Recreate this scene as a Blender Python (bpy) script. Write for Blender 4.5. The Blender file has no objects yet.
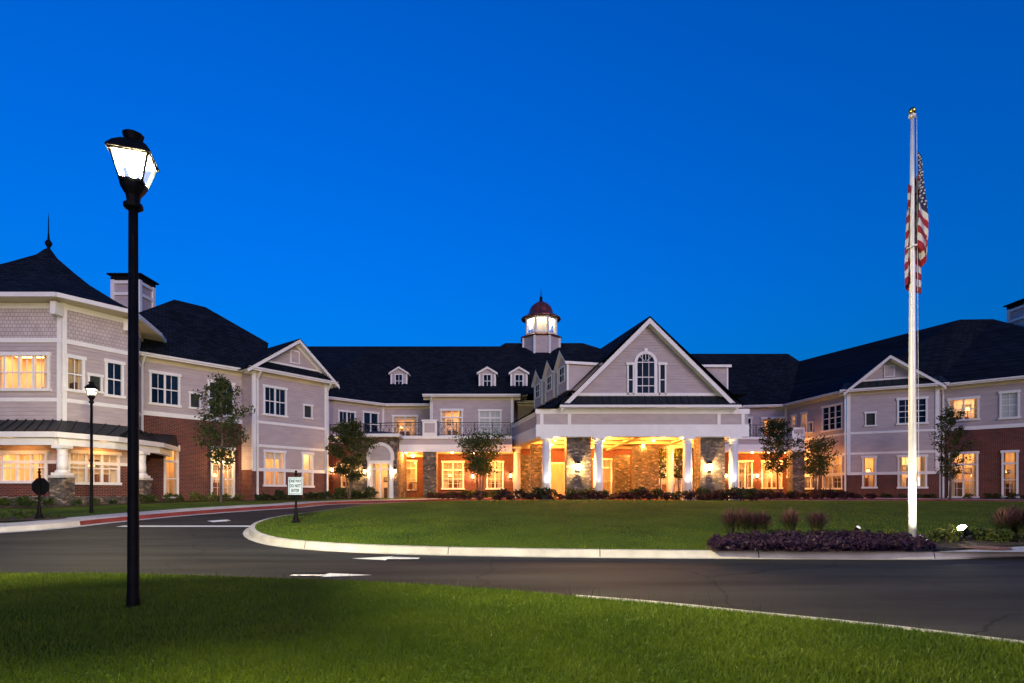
import bpy, bmesh, math, random
import numpy as np
from mathutils import Vector, Matrix
R_ = random.Random(7)
NP = np.random.default_rng(5)
scene = bpy.context.scene
COL = scene.collection
rad = math.radians

# ------------------------------------------------------------------ camera, sky, sun, exposure
F, ZC, HY, CX = 560.0, 1.03, 495.0, 512.0           # focal length in pixels, eye height, horizon row, centre column
cd = bpy.data.cameras.new('camera'); cam = bpy.data.objects.new('camera', cd); COL.objects.link(cam)
cd.sensor_width = 36.0; cd.lens = F * 36 / 1024; cd.shift_y = (HY - 341.5) / 1024
cd.clip_start = 0.1; cd.clip_end = 2000
cam.location = (0, 0, ZC); cam.rotation_euler = (math.pi / 2, 0, 0)
scene.camera = cam
world = bpy.data.worlds.new('World'); scene.world = world; world.use_nodes = True
wn = world.node_tree; bg = wn.nodes['Background']
sky = wn.nodes.new('ShaderNodeTexSky'); sky.sky_type = 'NISHITA'; sky.sun_disc = False
SUN_EL = 2.8
sky.sun_elevation = rad(SUN_EL); sky.sun_rotation = rad(156); sky.ozone_density = 9.0
sky.dust_density = 0.8; sky.air_density = 1.5
wn.links.new(sky.outputs[0], bg.inputs[0]); bg.inputs[1].default_value = 0.15
sd = bpy.data.lights.new('sun', 'SUN'); sd.energy = 0.29; sd.angle = rad(28); sd.color = (1.0, 0.78, 0.80)
sun = bpy.data.objects.new('sun', sd); COL.objects.link(sun)
sun.rotation_euler = (rad(90 - 14), 0, rad(24))        # afterglow low behind the camera
scene.view_settings.view_transform = 'Standard'; scene.view_settings.look = 'None'
scene.view_settings.gamma = 1; scene.view_settings.use_curve_mapping = False
scene.view_settings.exposure = 2.3
K = 2 ** 2.3
scene.render.engine = 'CYCLES'
scene.cycles.use_denoising = True
scene.cycles.max_bounces = 8; scene.cycles.transparent_max_bounces = 12
scene.cycles.sample_clamp_indirect = 4.0 / K
scene.cycles.caustics_reflective = False; scene.cycles.caustics_refractive = False
WARM = (1.0, 0.35, 0.06)
WARM2 = (1.0, 0.48, 0.15)

def pt(px, d): return ((px - CX) / F * d, d)
def zz(py, d): return ZC + (HY - py) * d / F

# ------------------------------------------------------------------ ground heights
RK = [(-60, -.2), (10.8, -.2), (12.5, -.12), (14.5, 0.0), (17, .12), (20, .27), (25, .47), (30, .54), (34, .58), (39, .68), (60, .72), (200, .62), (800, .62)]
def Rz(y):
    if y <= RK[0][0]: return RK[0][1]
    for i in range(len(RK) - 1):
        (a, za), (b, zb) = RK[i], RK[i + 1]
        if y <= b:
            def sl(j):
                if j <= 0 or j >= len(RK) - 1: return 0
                l = (RK[j][1] - RK[j-1][1]) / (RK[j][0] - RK[j-1][0]); r = (RK[j+1][1] - RK[j][1]) / (RK[j+1][0] - RK[j][0])
                return 0 if l * r <= 0 else 2 * l * r / (l + r)
            h = b - a; t = (y - a) / h; m0, m1 = sl(i) * h, sl(i + 1) * h
            return (2*t**3-3*t*t+1)*za + (t**3-2*t*t+t)*m0 + (-2*t**3+3*t*t)*zb + (t**3-t*t)*m1
    return RK[-1][1]
LAWN_H = 0.14
def gp(px, py, h=0.0):
    """ground point seen at a pixel"""
    lo, hi = 2.0, 60.0
    f = lambda d: (ZC - Rz(d) - h) * F / d - (py - HY)
    for _ in range(60):
        m = (lo + hi) / 2
        if f(m) > 0: lo = m
        else: hi = m
    return pt(px, lo)

# ------------------------------------------------------------------ materials
def newmat(name):
    m = bpy.data.materials.new(name); m.use_nodes = True
    nt = m.node_tree; p = nt.nodes['Principled BSDF']; return m, nt, p
def node(nt, t, **kw):
    n = nt.nodes.new(t)
    for k, v in kw.items():
        if k in ('operation', 'blend_type', 'data_type', 'feature', 'distance', 'noise_dimensions', 'offset', 'squash', 'interpolation'): setattr(n, k, v)
        else: n.inputs[k].default_value = v
    return n
def coords(nt, scale=(1, 1, 1), kind='Object', rot=(0, 0, 0)):
    tc = nt.nodes.new('ShaderNodeTexCoord'); mp = nt.nodes.new('ShaderNodeMapping')
    mp.inputs['Scale'].default_value = scale; mp.inputs['Rotation'].default_value = rot
    nt.links.new(tc.outputs[kind], mp.inputs[0]); return mp.outputs[0]
def c4(c): return (*c, 1) if len(c) == 3 else c
def noise_mat(name, a, b, scale=4.0, rough=0.7, detail=5, bump=0.0, bscale=None, metallic=0.0, stretch=(1, 1, 1), spec=0.5, lo=.35, hi=.65):
    m, nt, p = newmat(name); v = coords(nt, stretch)
    n = node(nt, 'ShaderNodeTexNoise', Scale=scale, Detail=detail, Roughness=.6); nt.links.new(v, n.inputs['Vector'])
    r = nt.nodes.new('ShaderNodeValToRGB'); r.color_ramp.elements[0].color = c4(a); r.color_ramp.elements[1].color = c4(b)
    r.color_ramp.elements[0].position = lo; r.color_ramp.elements[1].position = hi
    nt.links.new(n.outputs[0], r.inputs[0]); nt.links.new(r.outputs[0], p.inputs['Base Color'])
    p.inputs['Roughness'].default_value = rough; p.inputs['Metallic'].default_value = metallic; p.inputs['Specular IOR Level'].default_value = spec
    if bump:
        n2 = node(nt, 'ShaderNodeTexNoise', Scale=bscale or scale * 6, Detail=4); nt.links.new(v, n2.inputs['Vector'])
        bp = node(nt, 'ShaderNodeBump', Strength=bump, Distance=.02); nt.links.new(n2.outputs[0], bp.inputs['Height']); nt.links.new(bp.outputs[0], p.inputs['Normal'])
    return m
def brick_mat(name, c1, c2, mortar, w=.22, h=.075, ms=.012, rough=.85, bump=.6, use='xz', off=.5):
    m, nt, p = newmat(name)
    tc = nt.nodes.new('ShaderNodeTexCoord'); sp = nt.nodes.new('ShaderNodeSeparateXYZ'); cb = nt.nodes.new('ShaderNodeCombineXYZ')
    nt.links.new(tc.outputs['Object'], sp.inputs[0])
    ad = node(nt, 'ShaderNodeMath', operation='ADD'); nt.links.new(sp.outputs['X'], ad.inputs[0]); nt.links.new(sp.outputs['Y'], ad.inputs[1])
    nt.links.new(ad.outputs[0], cb.inputs['X']); nt.links.new(sp.outputs['Z'], cb.inputs['Y'])
    b = nt.nodes.new('ShaderNodeTexBrick'); b.offset = off
    for k, v in {'Color1': c4(c1), 'Color2': c4(c2), 'Mortar': c4(mortar), 'Scale': 1, 'Mortar Size': ms, 'Brick Width': w, 'Row Height': h, 'Bias': 0}.items(): b.inputs[k].default_value = v
    nt.links.new(cb.outputs[0], b.inputs['Vector'])
    n = node(nt, 'ShaderNodeTexNoise', Scale=1.3, Detail=6); nt.links.new(cb.outputs[0], n.inputs['Vector'])
    mr = node(nt, 'ShaderNodeMapRange', **{'To Min': .72, 'To Max': 1.25}); nt.links.new(n.outputs[0], mr.inputs[0])
    hs = node(nt, 'ShaderNodeHueSaturation'); nt.links.new(b.outputs[0], hs.inputs['Color']); nt.links.new(mr.outputs[0], hs.inputs['Value'])
    nt.links.new(hs.outputs[0], p.inputs['Base Color']); p.inputs['Roughness'].default_value = rough; p.inputs['Specular IOR Level'].default_value = .25
    bp = node(nt, 'ShaderNodeBump', Strength=bump, Distance=.012); bp.invert = True
    nt.links.new(b.outputs['Fac'], bp.inputs['Height']); nt.links.new(bp.outputs[0], p.inputs['Normal'])
    return m
def stone_mat(name):
    m, nt, p = newmat(name)
    tc = nt.nodes.new('ShaderNodeTexCoord'); mp = nt.nodes.new('ShaderNodeMapping'); mp.inputs['Scale'].default_value = (4.6, 4.6, 9.5)
    nt.links.new(tc.outputs['Object'], mp.inputs[0])
    nz = node(nt, 'ShaderNodeTexNoise', Scale=1.6, Detail=2); nt.links.new(mp.outputs[0], nz.inputs['Vector'])
    mx = node(nt, 'ShaderNodeMix', data_type='RGBA'); mx.inputs[0].default_value = .12; nt.links.new(mp.outputs[0], mx.inputs[6]); nt.links.new(nz.outputs[1], mx.inputs[7])
    v1 = nt.nodes.new('ShaderNodeTexVoronoi'); v1.distance = 'CHEBYCHEV'; v1.inputs['Scale'].default_value = 1; nt.links.new(mx.outputs[2], v1.inputs['Vector'])
    r = nt.nodes.new('ShaderNodeValToRGB'); sp = nt.nodes.new('ShaderNodeSeparateColor'); nt.links.new(v1.outputs['Color'], sp.inputs[0])
    cr = r.color_ramp; cr.elements[0].color = (.05, .042, .038, 1); cr.elements[1].color = (.27, .23, .19, 1)
    e = cr.elements.new(.35); e.color = (.13, .105, .08, 1); e = cr.elements.new(.6); e.color = (.085, .08, .085, 1); e = cr.elements.new(.8); e.color = (.19, .135, .09, 1)
    nt.links.new(sp.outputs[0], r.inputs[0])
    v2 = nt.nodes.new('ShaderNodeTexVoronoi'); v2.distance = 'CHEBYCHEV'; v2.feature = 'F2'; v2.inputs['Scale'].default_value = 1; nt.links.new(mx.outputs[2], v2.inputs['Vector'])
    sb = node(nt, 'ShaderNodeMath', operation='SUBTRACT'); nt.links.new(v2.outputs['Distance'], sb.inputs[0]); nt.links.new(v1.outputs['Distance'], sb.inputs[1])
    mr = node(nt, 'ShaderNodeMapRange', **{'From Min': 0.0, 'From Max': .10}); nt.links.new(sb.outputs[0], mr.inputs[0])
    mm = node(nt, 'ShaderNodeMix', data_type='RGBA'); nt.links.new(mr.outputs[0], mm.inputs[0]); mm.inputs[6].default_value = (.035, .03, .027, 1); nt.links.new(r.outputs[0], mm.inputs[7])
    nt.links.new(mm.outputs[2], p.inputs['Base Color']); p.inputs['Roughness'].default_value = .9
    ad = node(nt, 'ShaderNodeMath', operation='MULTIPLY_ADD'); nt.links.new(mr.outputs[0], ad.inputs[0]); ad.inputs[1].default_value = .6; nt.links.new(sp.outputs[1], ad.inputs[2])
    bp = node(nt, 'ShaderNodeBump', Strength=.9, Distance=.05); nt.links.new(ad.outputs[0], bp.inputs['Height']); nt.links.new(bp.outputs[0], p.inputs['Normal'])
    return m
def plain(name, c, rough=.6, metallic=0, spec=.5):
    m, nt, p = newmat(name); p.inputs['Base Color'].default_value = c4(c); p.inputs['Roughness'].default_value = rough
    p.inputs['Metallic'].default_value = metallic; p.inputs['Specular IOR Level'].default_value = spec; return m
def emit(name, c, s):
    m, nt, p = newmat(name); p.inputs['Base Color'].default_value = (.8, .8, .8, 1); p.inputs['Emission Color'].default_value = c4(c); p.inputs['Emission Strength'].default_value = s / K; return m
def glass_mat(name, tint=(1, 1, 1), refl=.5, emis=0.0, ecol=(1, 1, 1)):
    m = bpy.data.materials.new(name); m.use_nodes = True; nt = m.node_tree; nt.nodes.remove(nt.nodes['Principled BSDF'])
    out = nt.nodes['Material Output']
    tr = nt.nodes.new('ShaderNodeBsdfTransparent'); tr.inputs[0].default_value = c4(tint)
    gl = nt.nodes.new('ShaderNodeBsdfGlossy'); gl.inputs['Roughness'].default_value = .03
    fr = nt.nodes.new('ShaderNodeFresnel'); fr.inputs[0].default_value = 1.5
    ml = node(nt, 'ShaderNodeMath', operation='MULTIPLY'); ml.inputs[1].default_value = refl * 2; nt.links.new(fr.outputs[0], ml.inputs[0])
    mx = nt.nodes.new('ShaderNodeMixShader'); nt.links.new(ml.outputs[0], mx.inputs[0]); nt.links.new(tr.outputs[0], mx.inputs[1]); nt.links.new(gl.outputs[0], mx.inputs[2])
    last = mx.outputs[0]
    if emis:
        em = nt.nodes.new('ShaderNodeEmission'); em.inputs[0].default_value = c4(ecol); em.inputs[1].default_value = emis / K
        ad = nt.nodes.new('ShaderNodeAddShader'); nt.links.new(last, ad.inputs[0]); nt.links.new(em.outputs[0], ad.inputs[1]); last = ad.outputs[0]
    nt.links.new(last, out.inputs[0]); return m
def leaf_mat(name, a, b, trans=.3, scale=3.0):
    m, nt, p = newmat(name); v = coords(nt)
    n = node(nt, 'ShaderNodeTexNoise', Scale=scale, Detail=3); nt.links.new(v, n.inputs['Vector'])
    w = nt.nodes.new('ShaderNodeTexWhiteNoise'); nt.links.new(v, w.inputs[0])
    oi = nt.nodes.new('ShaderNodeObjectInfo')
    ad = node(nt, 'ShaderNodeMath', operation='MULTIPLY_ADD'); nt.links.new(oi.outputs['Random'], ad.inputs[0]); ad.inputs[1].default_value = .3
    nt.links.new(n.outputs[0], ad.inputs[2])
    sb = node(nt, 'ShaderNodeMath', operation='SUBTRACT'); nt.links.new(ad.outputs[0], sb.inputs[0]); sb.inputs[1].default_value = .15
    r = nt.nodes.new('ShaderNodeValToRGB'); r.color_ramp.elements[0].color = c4(a); r.color_ramp.elements[1].color = c4(b)
    r.color_ramp.elements[0].position = .3; r.color_ramp.elements[1].position = .7
    nt.links.new(sb.outputs[0], r.inputs[0]); nt.links.new(r.outputs[0], p.inputs['Base Color']); p.inputs['Roughness'].default_value = .55; p.inputs['Specular IOR Level'].default_value = .3
    out = nt.nodes['Material Output']; tl = nt.nodes.new('ShaderNodeBsdfTranslucent'); nt.links.new(r.outputs[0], tl.inputs[0])
    mx = nt.nodes.new('ShaderNodeMixShader'); mx.inputs[0].default_value = trans
    nt.links.new(p.outputs[0], mx.inputs[1]); nt.links.new(tl.outputs[0], mx.inputs[2]); nt.links.new(mx.outputs[0], out.inputs[0]); return m

M = {}
M['siding'] = noise_mat('siding_paint', (.35, .295, .30), (.415, .355, .355), 1.2, .6, 6, stretch=(1, 1, 3))
M['shake'] = brick_mat('shake_siding', (.47, .41, .42), (.41, .36, .37), (.29, .25, .26), w=.17, h=.17, ms=.014, bump=1.0)
M['trim'] = noise_mat('white_trim', (.64, .63, .62), (.70, .69, .68), 2, .45)
M['soffit'] = noise_mat('soffit_warm_light_tint', (.52, .46, .34), (.60, .53, .40), 1.2, .6)  # cream tint puts the warm light under the eaves into the colour
M['brick'] = brick_mat('red_brick', (.13, .020, .013), (.055, .012, .009), (.17, .11, .09))
M['stone'] = stone_mat('ledge_stone')
def shingle():
    m, nt, p = newmat('asphalt_shingle')
    tc = nt.nodes.new('ShaderNodeTexCoord'); sp = nt.nodes.new('ShaderNodeSeparateXYZ'); cb = nt.nodes.new('ShaderNodeCombineXYZ'); nt.links.new(tc.outputs['Object'], sp.inputs[0])
    ma = node(nt, 'ShaderNodeMath', operation='MULTIPLY_ADD'); nt.links.new(sp.outputs[1], ma.inputs[0]); ma.inputs[1].default_value = .6; nt.links.new(sp.outputs[0], ma.inputs[2])
    nt.links.new(ma.outputs[0], cb.inputs[0]); nt.links.new(sp.outputs[2], cb.inputs[1])
    b = nt.nodes.new('ShaderNodeTexBrick')
    for k, v in {'Color1': (.013, .0185, .028, 1), 'Color2': (.0045, .0075, .012, 1), 'Mortar': (.0008, .001, .0018, 1), 'Scale': 1, 'Mortar Size': .018, 'Brick Width': .42, 'Row Height': .15}.items(): b.inputs[k].default_value = v
    nt.links.new(cb.outputs[0], b.inputs['Vector'])
    n = node(nt, 'ShaderNodeTexNoise', Scale=.9, Detail=7); nt.links.new(tc.outputs['Object'], n.inputs['Vector'])
    mr = node(nt, 'ShaderNodeMapRange', **{'To Min': .5, 'To Max': 1.5}); nt.links.new(n.outputs[0], mr.inputs[0])
    hs = node(nt, 'ShaderNodeHueSaturation'); nt.links.new(b.outputs[0], hs.inputs['Color']); nt.links.new(mr.outputs[0], hs.inputs['Value']); nt.links.new(hs.outputs[0], p.inputs['Base Color'])
    p.inputs['Roughness'].default_value = .95; p.inputs['Specular IOR Level'].default_value = .1
    bp = node(nt, 'ShaderNodeBump', Strength=.7, Distance=.02); bp.invert = True; nt.links.new(b.outputs['Fac'], bp.inputs['Height']); nt.links.new(bp.outputs[0], p.inputs['Normal'])
    return m
M['shingle'] = shingle()
M['metal_roof'] = noise_mat('seam_metal', (.014, .019, .021), (.024, .030, .032), 1.5, .5, metallic=.2, spec=.3)
M['copper'] = noise_mat('dome_copper', (.10, .022, .022), (.17, .04, .035), 3, .4, metallic=.4)
M['concrete'] = noise_mat('concrete', (.36, .35, .33), (.50, .48, .45), 2.2, .85, 8, bump=.25, bscale=60)
M['red_kerb'] = noise_mat('red_kerb_paint', (.11, .012, .012), (.17, .024, .02), 2, .7, bump=.2)
M['ceiling'] = noise_mat('porch_ceiling', (.56, .42, .26), (.64, .48, .31), .8, .6, stretch=(1, 8, 1))
M['paver'] = brick_mat('paver', (.30, .25, .21), (.24, .2, .17), (.15, .13, .12), w=.3, h=.3)
M['black'] = noise_mat('black_metal', (.003, .003, .0035), (.006, .006, .007), 6, .6, spec=.08)
M['rail'] = plain('railing_metal', (.012, .014, .016), .5)
M['alu'] = noise_mat('pole_aluminium', (.60, .60, .61), (.70, .70, .71), 3, .45, metallic=.25)
M['gold'] = plain('gold_ball', (.75, .48, .12), .25, 1)
M['paint'] = noise_mat('road_paint', (.55, .55, .53), (.75, .75, .72), 9, .7, lo=.3, hi=.5)
M['mulch'] = noise_mat('mulch', (.028, .016, .011), (.075, .042, .028), 14, .95, 6, bump=1, bscale=40)
M['soil'] = M['mulch']
M['bark'] = noise_mat('bark', (.07, .05, .038), (.15, .115, .09), 8, .9, bump=.8, stretch=(1, 1, .25))
M['sign_white'] = plain('sign_white', (.42, .54, .66), .4)
M['sign_ink'] = plain('sign_ink', (.02, .025, .03), .5)
M['dark_glass'] = noise_mat('dark_pane', (.003, .010, .026), (.010, .026, .056), .7, .08, spec=.012)  # blue of the reflected sky is put into the base colour
M['blind_glass'] = noise_mat('pane_with_blind', (.36, .38, .36), (.46, .47, .44), .8, .2, stretch=(.4, .4, 14), spec=.2)
M['vent'] = brick_mat('louvre', (.07, .085, .085), (.06, .075, .075), (.01, .01, .01), w=4, h=.06, ms=.02)
M['glass'] = glass_mat('window_glass', (.97, .97, .97), .10)
M['wallpaper'] = noise_mat('room_wall', (.66, .53, .38), (.76, .63, .47), .9, .8)
M['roomfloor'] = noise_mat('room_floor', (.20, .10, .05), (.3, .16, .08), 1.5, .5)
M['curtain'] = noise_mat('curtain', (.60, .47, .32), (.72, .58, .42), 2, .9, stretch=(6, 6, .4))
M['wood'] = noise_mat('dark_wood', (.05, .022, .012), (.11, .05, .025), 3, .5, stretch=(1, 1, 5))
M['doorwood'] = noise_mat('door_wood', (.42, .24, .10), (.55, .33, .15), 2, .4, stretch=(4, 4, .6))
M['art'] = noise_mat('picture', (.10, .12, .10), (.45, .38, .25), 3, .6)
M['sofa'] = noise_mat('sofa_fabric', (.16, .06, .035), (.24, .10, .05), 5, .9)
M['roomlight'] = emit('room_light', WARM2, 11.5)
M['roomlight_dim'] = emit('room_light_dim', (1.0, .50, .17), 4.6); M['roomlight_pale'] = emit('room_light_pale', (1.0, .62, .30), 11.0)
M['lampglow'] = emit('lamp_shade_lit', WARM2, 3.5)
M['bulb'] = emit('bulb', (1.0, .93, .74), 40.0)
M['bulb_warm'] = emit('bulb_warm', (1.0, .78, .45), 26.0)
M['downlight'] = emit('downlight_lens', (1.0, .80, .48), 9.0)
M['spot_glare'] = emit('spot_glare', (1, .88, .62), 220); M['spot_lens'] = emit('spot_lens', (1, .9, .7), .2)
M['lantern_glass'] = glass_mat('lantern_glass', (1, 1, 1), .01, .25, (1.0, .95, .80))
M['sconce_glass'] = glass_mat('sconce_glass', (1, .97, .9), .3, 2.5, (1.0, .80, .45))
M['cupola_room'] = noise_mat('cupola_inside', (.75, .72, .62), (.82, .78, .68), 2, .8)
M['leaf_green'] = leaf_mat('leaf_green', (.028, .055, .012), (.080, .120, .024), .4)
M['leaf_olive'] = leaf_mat('leaf_olive', (.036, .052, .013), (.100, .115, .028), .4)
M['leaf_dark'] = leaf_mat('leaf_dark', (.020, .034, .011), (.062, .084, .024), .35)
M['leaf_red'] = leaf_mat('leaf_red', (.030, .012, .014), (.085, .030, .030), .3)
M['leaf_bright'] = leaf_mat('leaf_bright', (.06, .09, .02), (.15, .17, .035), .35)
M['leaf_purple'] = leaf_mat('leaf_purple', (.020, .010, .024), (.060, .026, .054), .3, 6)
M['plume'] = leaf_mat('plume', (.085, .04, .045), (.22, .12, .08), .35)
M['blade'] = leaf_mat('grass_blade', (.056, .105, .005), (.13, .185, .010), .45, .8)
M['blade2'] = leaf_mat('tuft_blade', (.04, .055, .018), (.10, .11, .04), .35)
M['flag_red'] = plain('flag_red', (.22, .004, .016), .8)
M['flag_white'] = plain('flag_white', (.46, .46, .50), .8)
M['flag_blue'] = plain('flag_blue', (.006, .009, .06), .8)
def dry_tone():
    nt = M['blade'].node_tree; r = [n for n in nt.nodes if n.bl_idname == 'ShaderNodeValToRGB'][0]
    e = r.color_ramp.elements.new(.92); e.color = (.20, .17, .035, 1)
dry_tone()
def grass_ground():
    m, nt, p = newmat('grass_turf'); v = coords(nt)
    n = node(nt, 'ShaderNodeTexNoise', Scale=.55, Detail=6); nt.links.new(v, n.inputs['Vector'])
    n2 = node(nt, 'ShaderNodeTexNoise', Scale=38, Detail=4); nt.links.new(v, n2.inputs['Vector'])
    mx = node(nt, 'ShaderNodeMath', operation='MULTIPLY_ADD'); nt.links.new(n2.outputs[0], mx.inputs[0]); mx.inputs[1].default_value = .6
    nt.links.new(n.outputs[0], mx.inputs[2])
    r = nt.nodes.new('ShaderNodeValToRGB'); r.color_ramp.elements[0].color = (.026, .064, .006, 1); r.color_ramp.elements[1].color = (.078, .135, .012, 1)
    r.color_ramp.elements[0].position = .55; r.color_ramp.elements[1].position = 1.0
    nt.links.new(mx.outputs[0], r.inputs[0]); nt.links.new(r.outputs[0], p.inputs['Base Color']); p.inputs['Roughness'].default_value = .9; p.inputs['Specular IOR Level'].default_value = .1
    bp = node(nt, 'ShaderNodeBump', Strength=1, Distance=.04); nt.links.new(n2.outputs[0], bp.inputs['Height']); nt.links.new(bp.outputs[0], p.inputs['Normal']); return m
M['turf'] = grass_ground()
def asphalt():
    m, nt, p = newmat('asphalt'); v = coords(nt)
    n = node(nt, 'ShaderNodeTexNoise', Scale=.35, Detail=6, Roughness=.6); nt.links.new(coords(nt, (.45, 3.2, 1)), n.inputs['Vector'])
    n2 = node(nt, 'ShaderNodeTexNoise', Scale=90, Detail=3); nt.links.new(v, n2.inputs['Vector'])
    ma = node(nt, 'ShaderNodeMath', operation='MULTIPLY_ADD'); nt.links.new(n2.outputs[0], ma.inputs[0]); ma.inputs[1].default_value = .35; nt.links.new(n.outputs[0], ma.inputs[2])
    r = nt.nodes.new('ShaderNodeValToRGB'); r.color_ramp.elements[0].color = (.009, .0088, .0084, 1); r.color_ramp.elements[1].color = (.034, .033, .031, 1)
    r.color_ramp.elements[0].position = .5; r.color_ramp.elements[1].position = .85
    dn = node(nt, 'ShaderNodeTexNoise', Scale=1.1, Detail=4); nt.links.new(v, dn.inputs['Vector'])
    dm = node(nt, 'ShaderNodeMix', data_type='RGBA'); dm.inputs[0].default_value = .35; nt.links.new(v, dm.inputs[6]); nt.links.new(dn.outputs[1], dm.inputs[7])
    vo = nt.nodes.new('ShaderNodeTexVoronoi'); vo.feature = 'DISTANCE_TO_EDGE'; vo.inputs['Scale'].default_value = .42; nt.links.new(dm.outputs[2], vo.inputs['Vector'])
    cr = node(nt, 'ShaderNodeMapRange', **{'From Min': 0.0, 'From Max': .007, 'To Min': .35, 'To Max': 1.0}); nt.links.new(vo.outputs['Distance'], cr.inputs[0])
    sp2 = node(nt, 'ShaderNodeTexNoise', Scale=220, Detail=2); nt.links.new(v, sp2.inputs['Vector'])
    sm = node(nt, 'ShaderNodeMapRange', **{'From Min': .35, 'From Max': .7, 'To Min': .7, 'To Max': 1.45}); nt.links.new(sp2.outputs[0], sm.inputs[0])
    cm = node(nt, 'ShaderNodeMath', operation='MULTIPLY'); nt.links.new(cr.outputs[0], cm.inputs[0]); nt.links.new(sm.outputs[0], cm.inputs[1])
    hs = node(nt, 'ShaderNodeHueSaturation'); nt.links.new(r.outputs[0], hs.inputs['Color']); nt.links.new(cm.outputs[0], hs.inputs['Value'])
    nt.links.new(ma.outputs[0], r.inputs[0]); nt.links.new(hs.outputs[0], p.inputs['Base Color'])
    p.inputs['Roughness'].default_value = .8; p.inputs['Specular IOR Level'].default_value = .15
    bp = node(nt, 'ShaderNodeBump', Strength=.5, Distance=.008); nt.links.new(n2.outputs[0], bp.inputs['Height']); nt.links.new(bp.outputs[0], p.inputs['Normal']); return m
M['asphalt'] = asphalt()

# ------------------------------------------------------------------ object helpers
def tag(o, label=None, cat=None, group=None, kind=None):
    if label: o['label'] = label
    if cat: o['category'] = cat
    if group: o['group'] = group
    if kind: o['kind'] = kind
    return o
def empty(name, loc=(0, 0, 0), rz=0):
    o = bpy.data.objects.new(name, None); o.empty_display_size = .3; COL.objects.link(o); o.location = loc; o.rotation_euler = (0, 0, rz); return o
class MB:
    def __init__(s): s.v = []; s.f = []; s.m = []
    def quad(s, *pts, mi=0):
        b = len(s.v); s.v += [tuple(p) for p in pts]; s.f.append(tuple(range(b, b + len(pts)))); s.m.append(mi); return s
    def box(s, x0, x1, y0, y1, z0, z1, mi=0):
        b = len(s.v); s.v += [(x0,y0,z0),(x1,y0,z0),(x1,y1,z0),(x0,y1,z0),(x0,y0,z1),(x1,y0,z1),(x1,y1,z1),(x0,y1,z1)]
        for q in ((0,3,2,1),(4,5,6,7),(0,1,5,4),(1,2,6,5),(2,3,7,6),(3,0,4,7)): s.f.append(tuple(b+i for i in q)); s.m.append(mi)
        return s
    def prism(s, poly, z0, z1, mi=0):
        n = len(poly); b = len(s.v)
        zf0 = z0 if callable(z0) else (lambda p: z0); zf1 = z1 if callable(z1) else (lambda p: z1)
        s.v += [(p[0], p[1], zf0(p)) for p in poly] + [(p[0], p[1], zf1(p)) for p in poly]
        s.f.append(tuple(b + n - 1 - i for i in range(n))); s.m.append(mi); s.f.append(tuple(b + n + i for i in range(n))); s.m.append(mi)
        for i in range(n): s.f.append((b+i, b+(i+1)%n, b+n+(i+1)%n, b+n+i)); s.m.append(mi)
        return s
    def beam(s, p0, p1, t, z0, z1, mi=0, side=0):
        """box along a plan segment, thickness t (side 0 centred)"""
        d = Vector((p1[0]-p0[0], p1[1]-p0[1])).normalized(); n = Vector((-d.y, d.x)) * (t / 2)
        return s.prism([(p0[0]-n.x, p0[1]-n.y), (p1[0]-n.x, p1[1]-n.y), (p1[0]+n.x, p1[1]+n.y), (p0[0]+n.x, p0[1]+n.y)], z0, z1, mi)
    def bar(s, a, b, w, h=None, mi=0):
        a, b = Vector(a), Vector(b); h = h or w; d = (b - a).normalized()
        up = Vector((0, 0, 1)) if abs(d.z) < .95 else Vector((0, 1, 0))
        x = d.cross(up).normalized(); y = x.cross(d).normalized(); x *= w / 2; y *= h / 2
        bb = len(s.v); s.v += [tuple(p) for p in (a-x-y, a+x-y, a+x+y, a-x+y, b-x-y, b+x-y, b+x+y, b-x+y)]
        for q in ((0,3,2,1),(4,5,6,7),(0,1,5,4),(1,2,6,5),(2,3,7,6),(3,0,4,7)): s.f.append(tuple(bb+i for i in q)); s.m.append(mi)
        return s
    def tube(s, pts, rs, n=10, mi=0, caps=True):
        pts = [Vector(p) for p in pts]; rings = []
        x = None
        for i, p in enumerate(pts):
            d = (pts[min(i+1, len(pts)-1)] - pts[max(i-1, 0)]).normalized()
            if x is None: x = d.orthogonal().normalized()
            x = (x - d * x.dot(d)).normalized(); y = d.cross(x)
            b = len(s.v); rings.append(b)
            for k in range(n):
                a = 2 * math.pi * k / n; q = p + (x * math.cos(a) + y * math.sin(a)) * rs[i]; s.v.append(tuple(q))
        for i in range(len(rings) - 1):
            for k in range(n): s.f.append((rings[i]+k, rings[i]+(k+1)%n, rings[i+1]+(k+1)%n, rings[i+1]+k)); s.m.append(mi)
        if caps: s.f.append(tuple(rings[0]+n-1-k for k in range(n))); s.m.append(mi); s.f.append(tuple(rings[-1]+k for k in range(n))); s.m.append(mi)
        return s
    def lathe(s, prof, n=24, cx=0, cy=0, mi=0, rot=0.0):
        rings = []
        for r, z in prof:
            rings.append(len(s.v))
            for k in range(n):
                a = 2 * math.pi * (k + rot) / n; s.v.append((cx + r * math.cos(a), cy + r * math.sin(a), z))
        for i in range(len(rings) - 1):
            for k in range(n): s.f.append((rings[i]+k, rings[i]+(k+1)%n, rings[i+1]+(k+1)%n, rings[i+1]+k)); s.m.append(mi)
        s.f.append(tuple(rings[0]+n-1-k for k in range(n))); s.m.append(mi); s.f.append(tuple(rings[-1]+k for k in range(n))); s.m.append(mi)
        return s
    def build(s, name, mats, parent=None, mtx=None, smooth=False):
        me = bpy.data.meshes.new(name); me.from_pydata(s.v, [], s.f)
        for m in (mats if isinstance(mats, (list, tuple)) else [mats]): me.materials.append(m)
        me.polygons.foreach_set('material_index', s.m)
        if smooth: me.polygons.foreach_set('use_smooth', [True] * len(s.f))
        me.update(); o = bpy.data.objects.new(name, me); COL.objects.link(o)
        if mtx is not None: o.matrix_local = mtx
        if parent is not None: o.parent = parent
        return o
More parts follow.
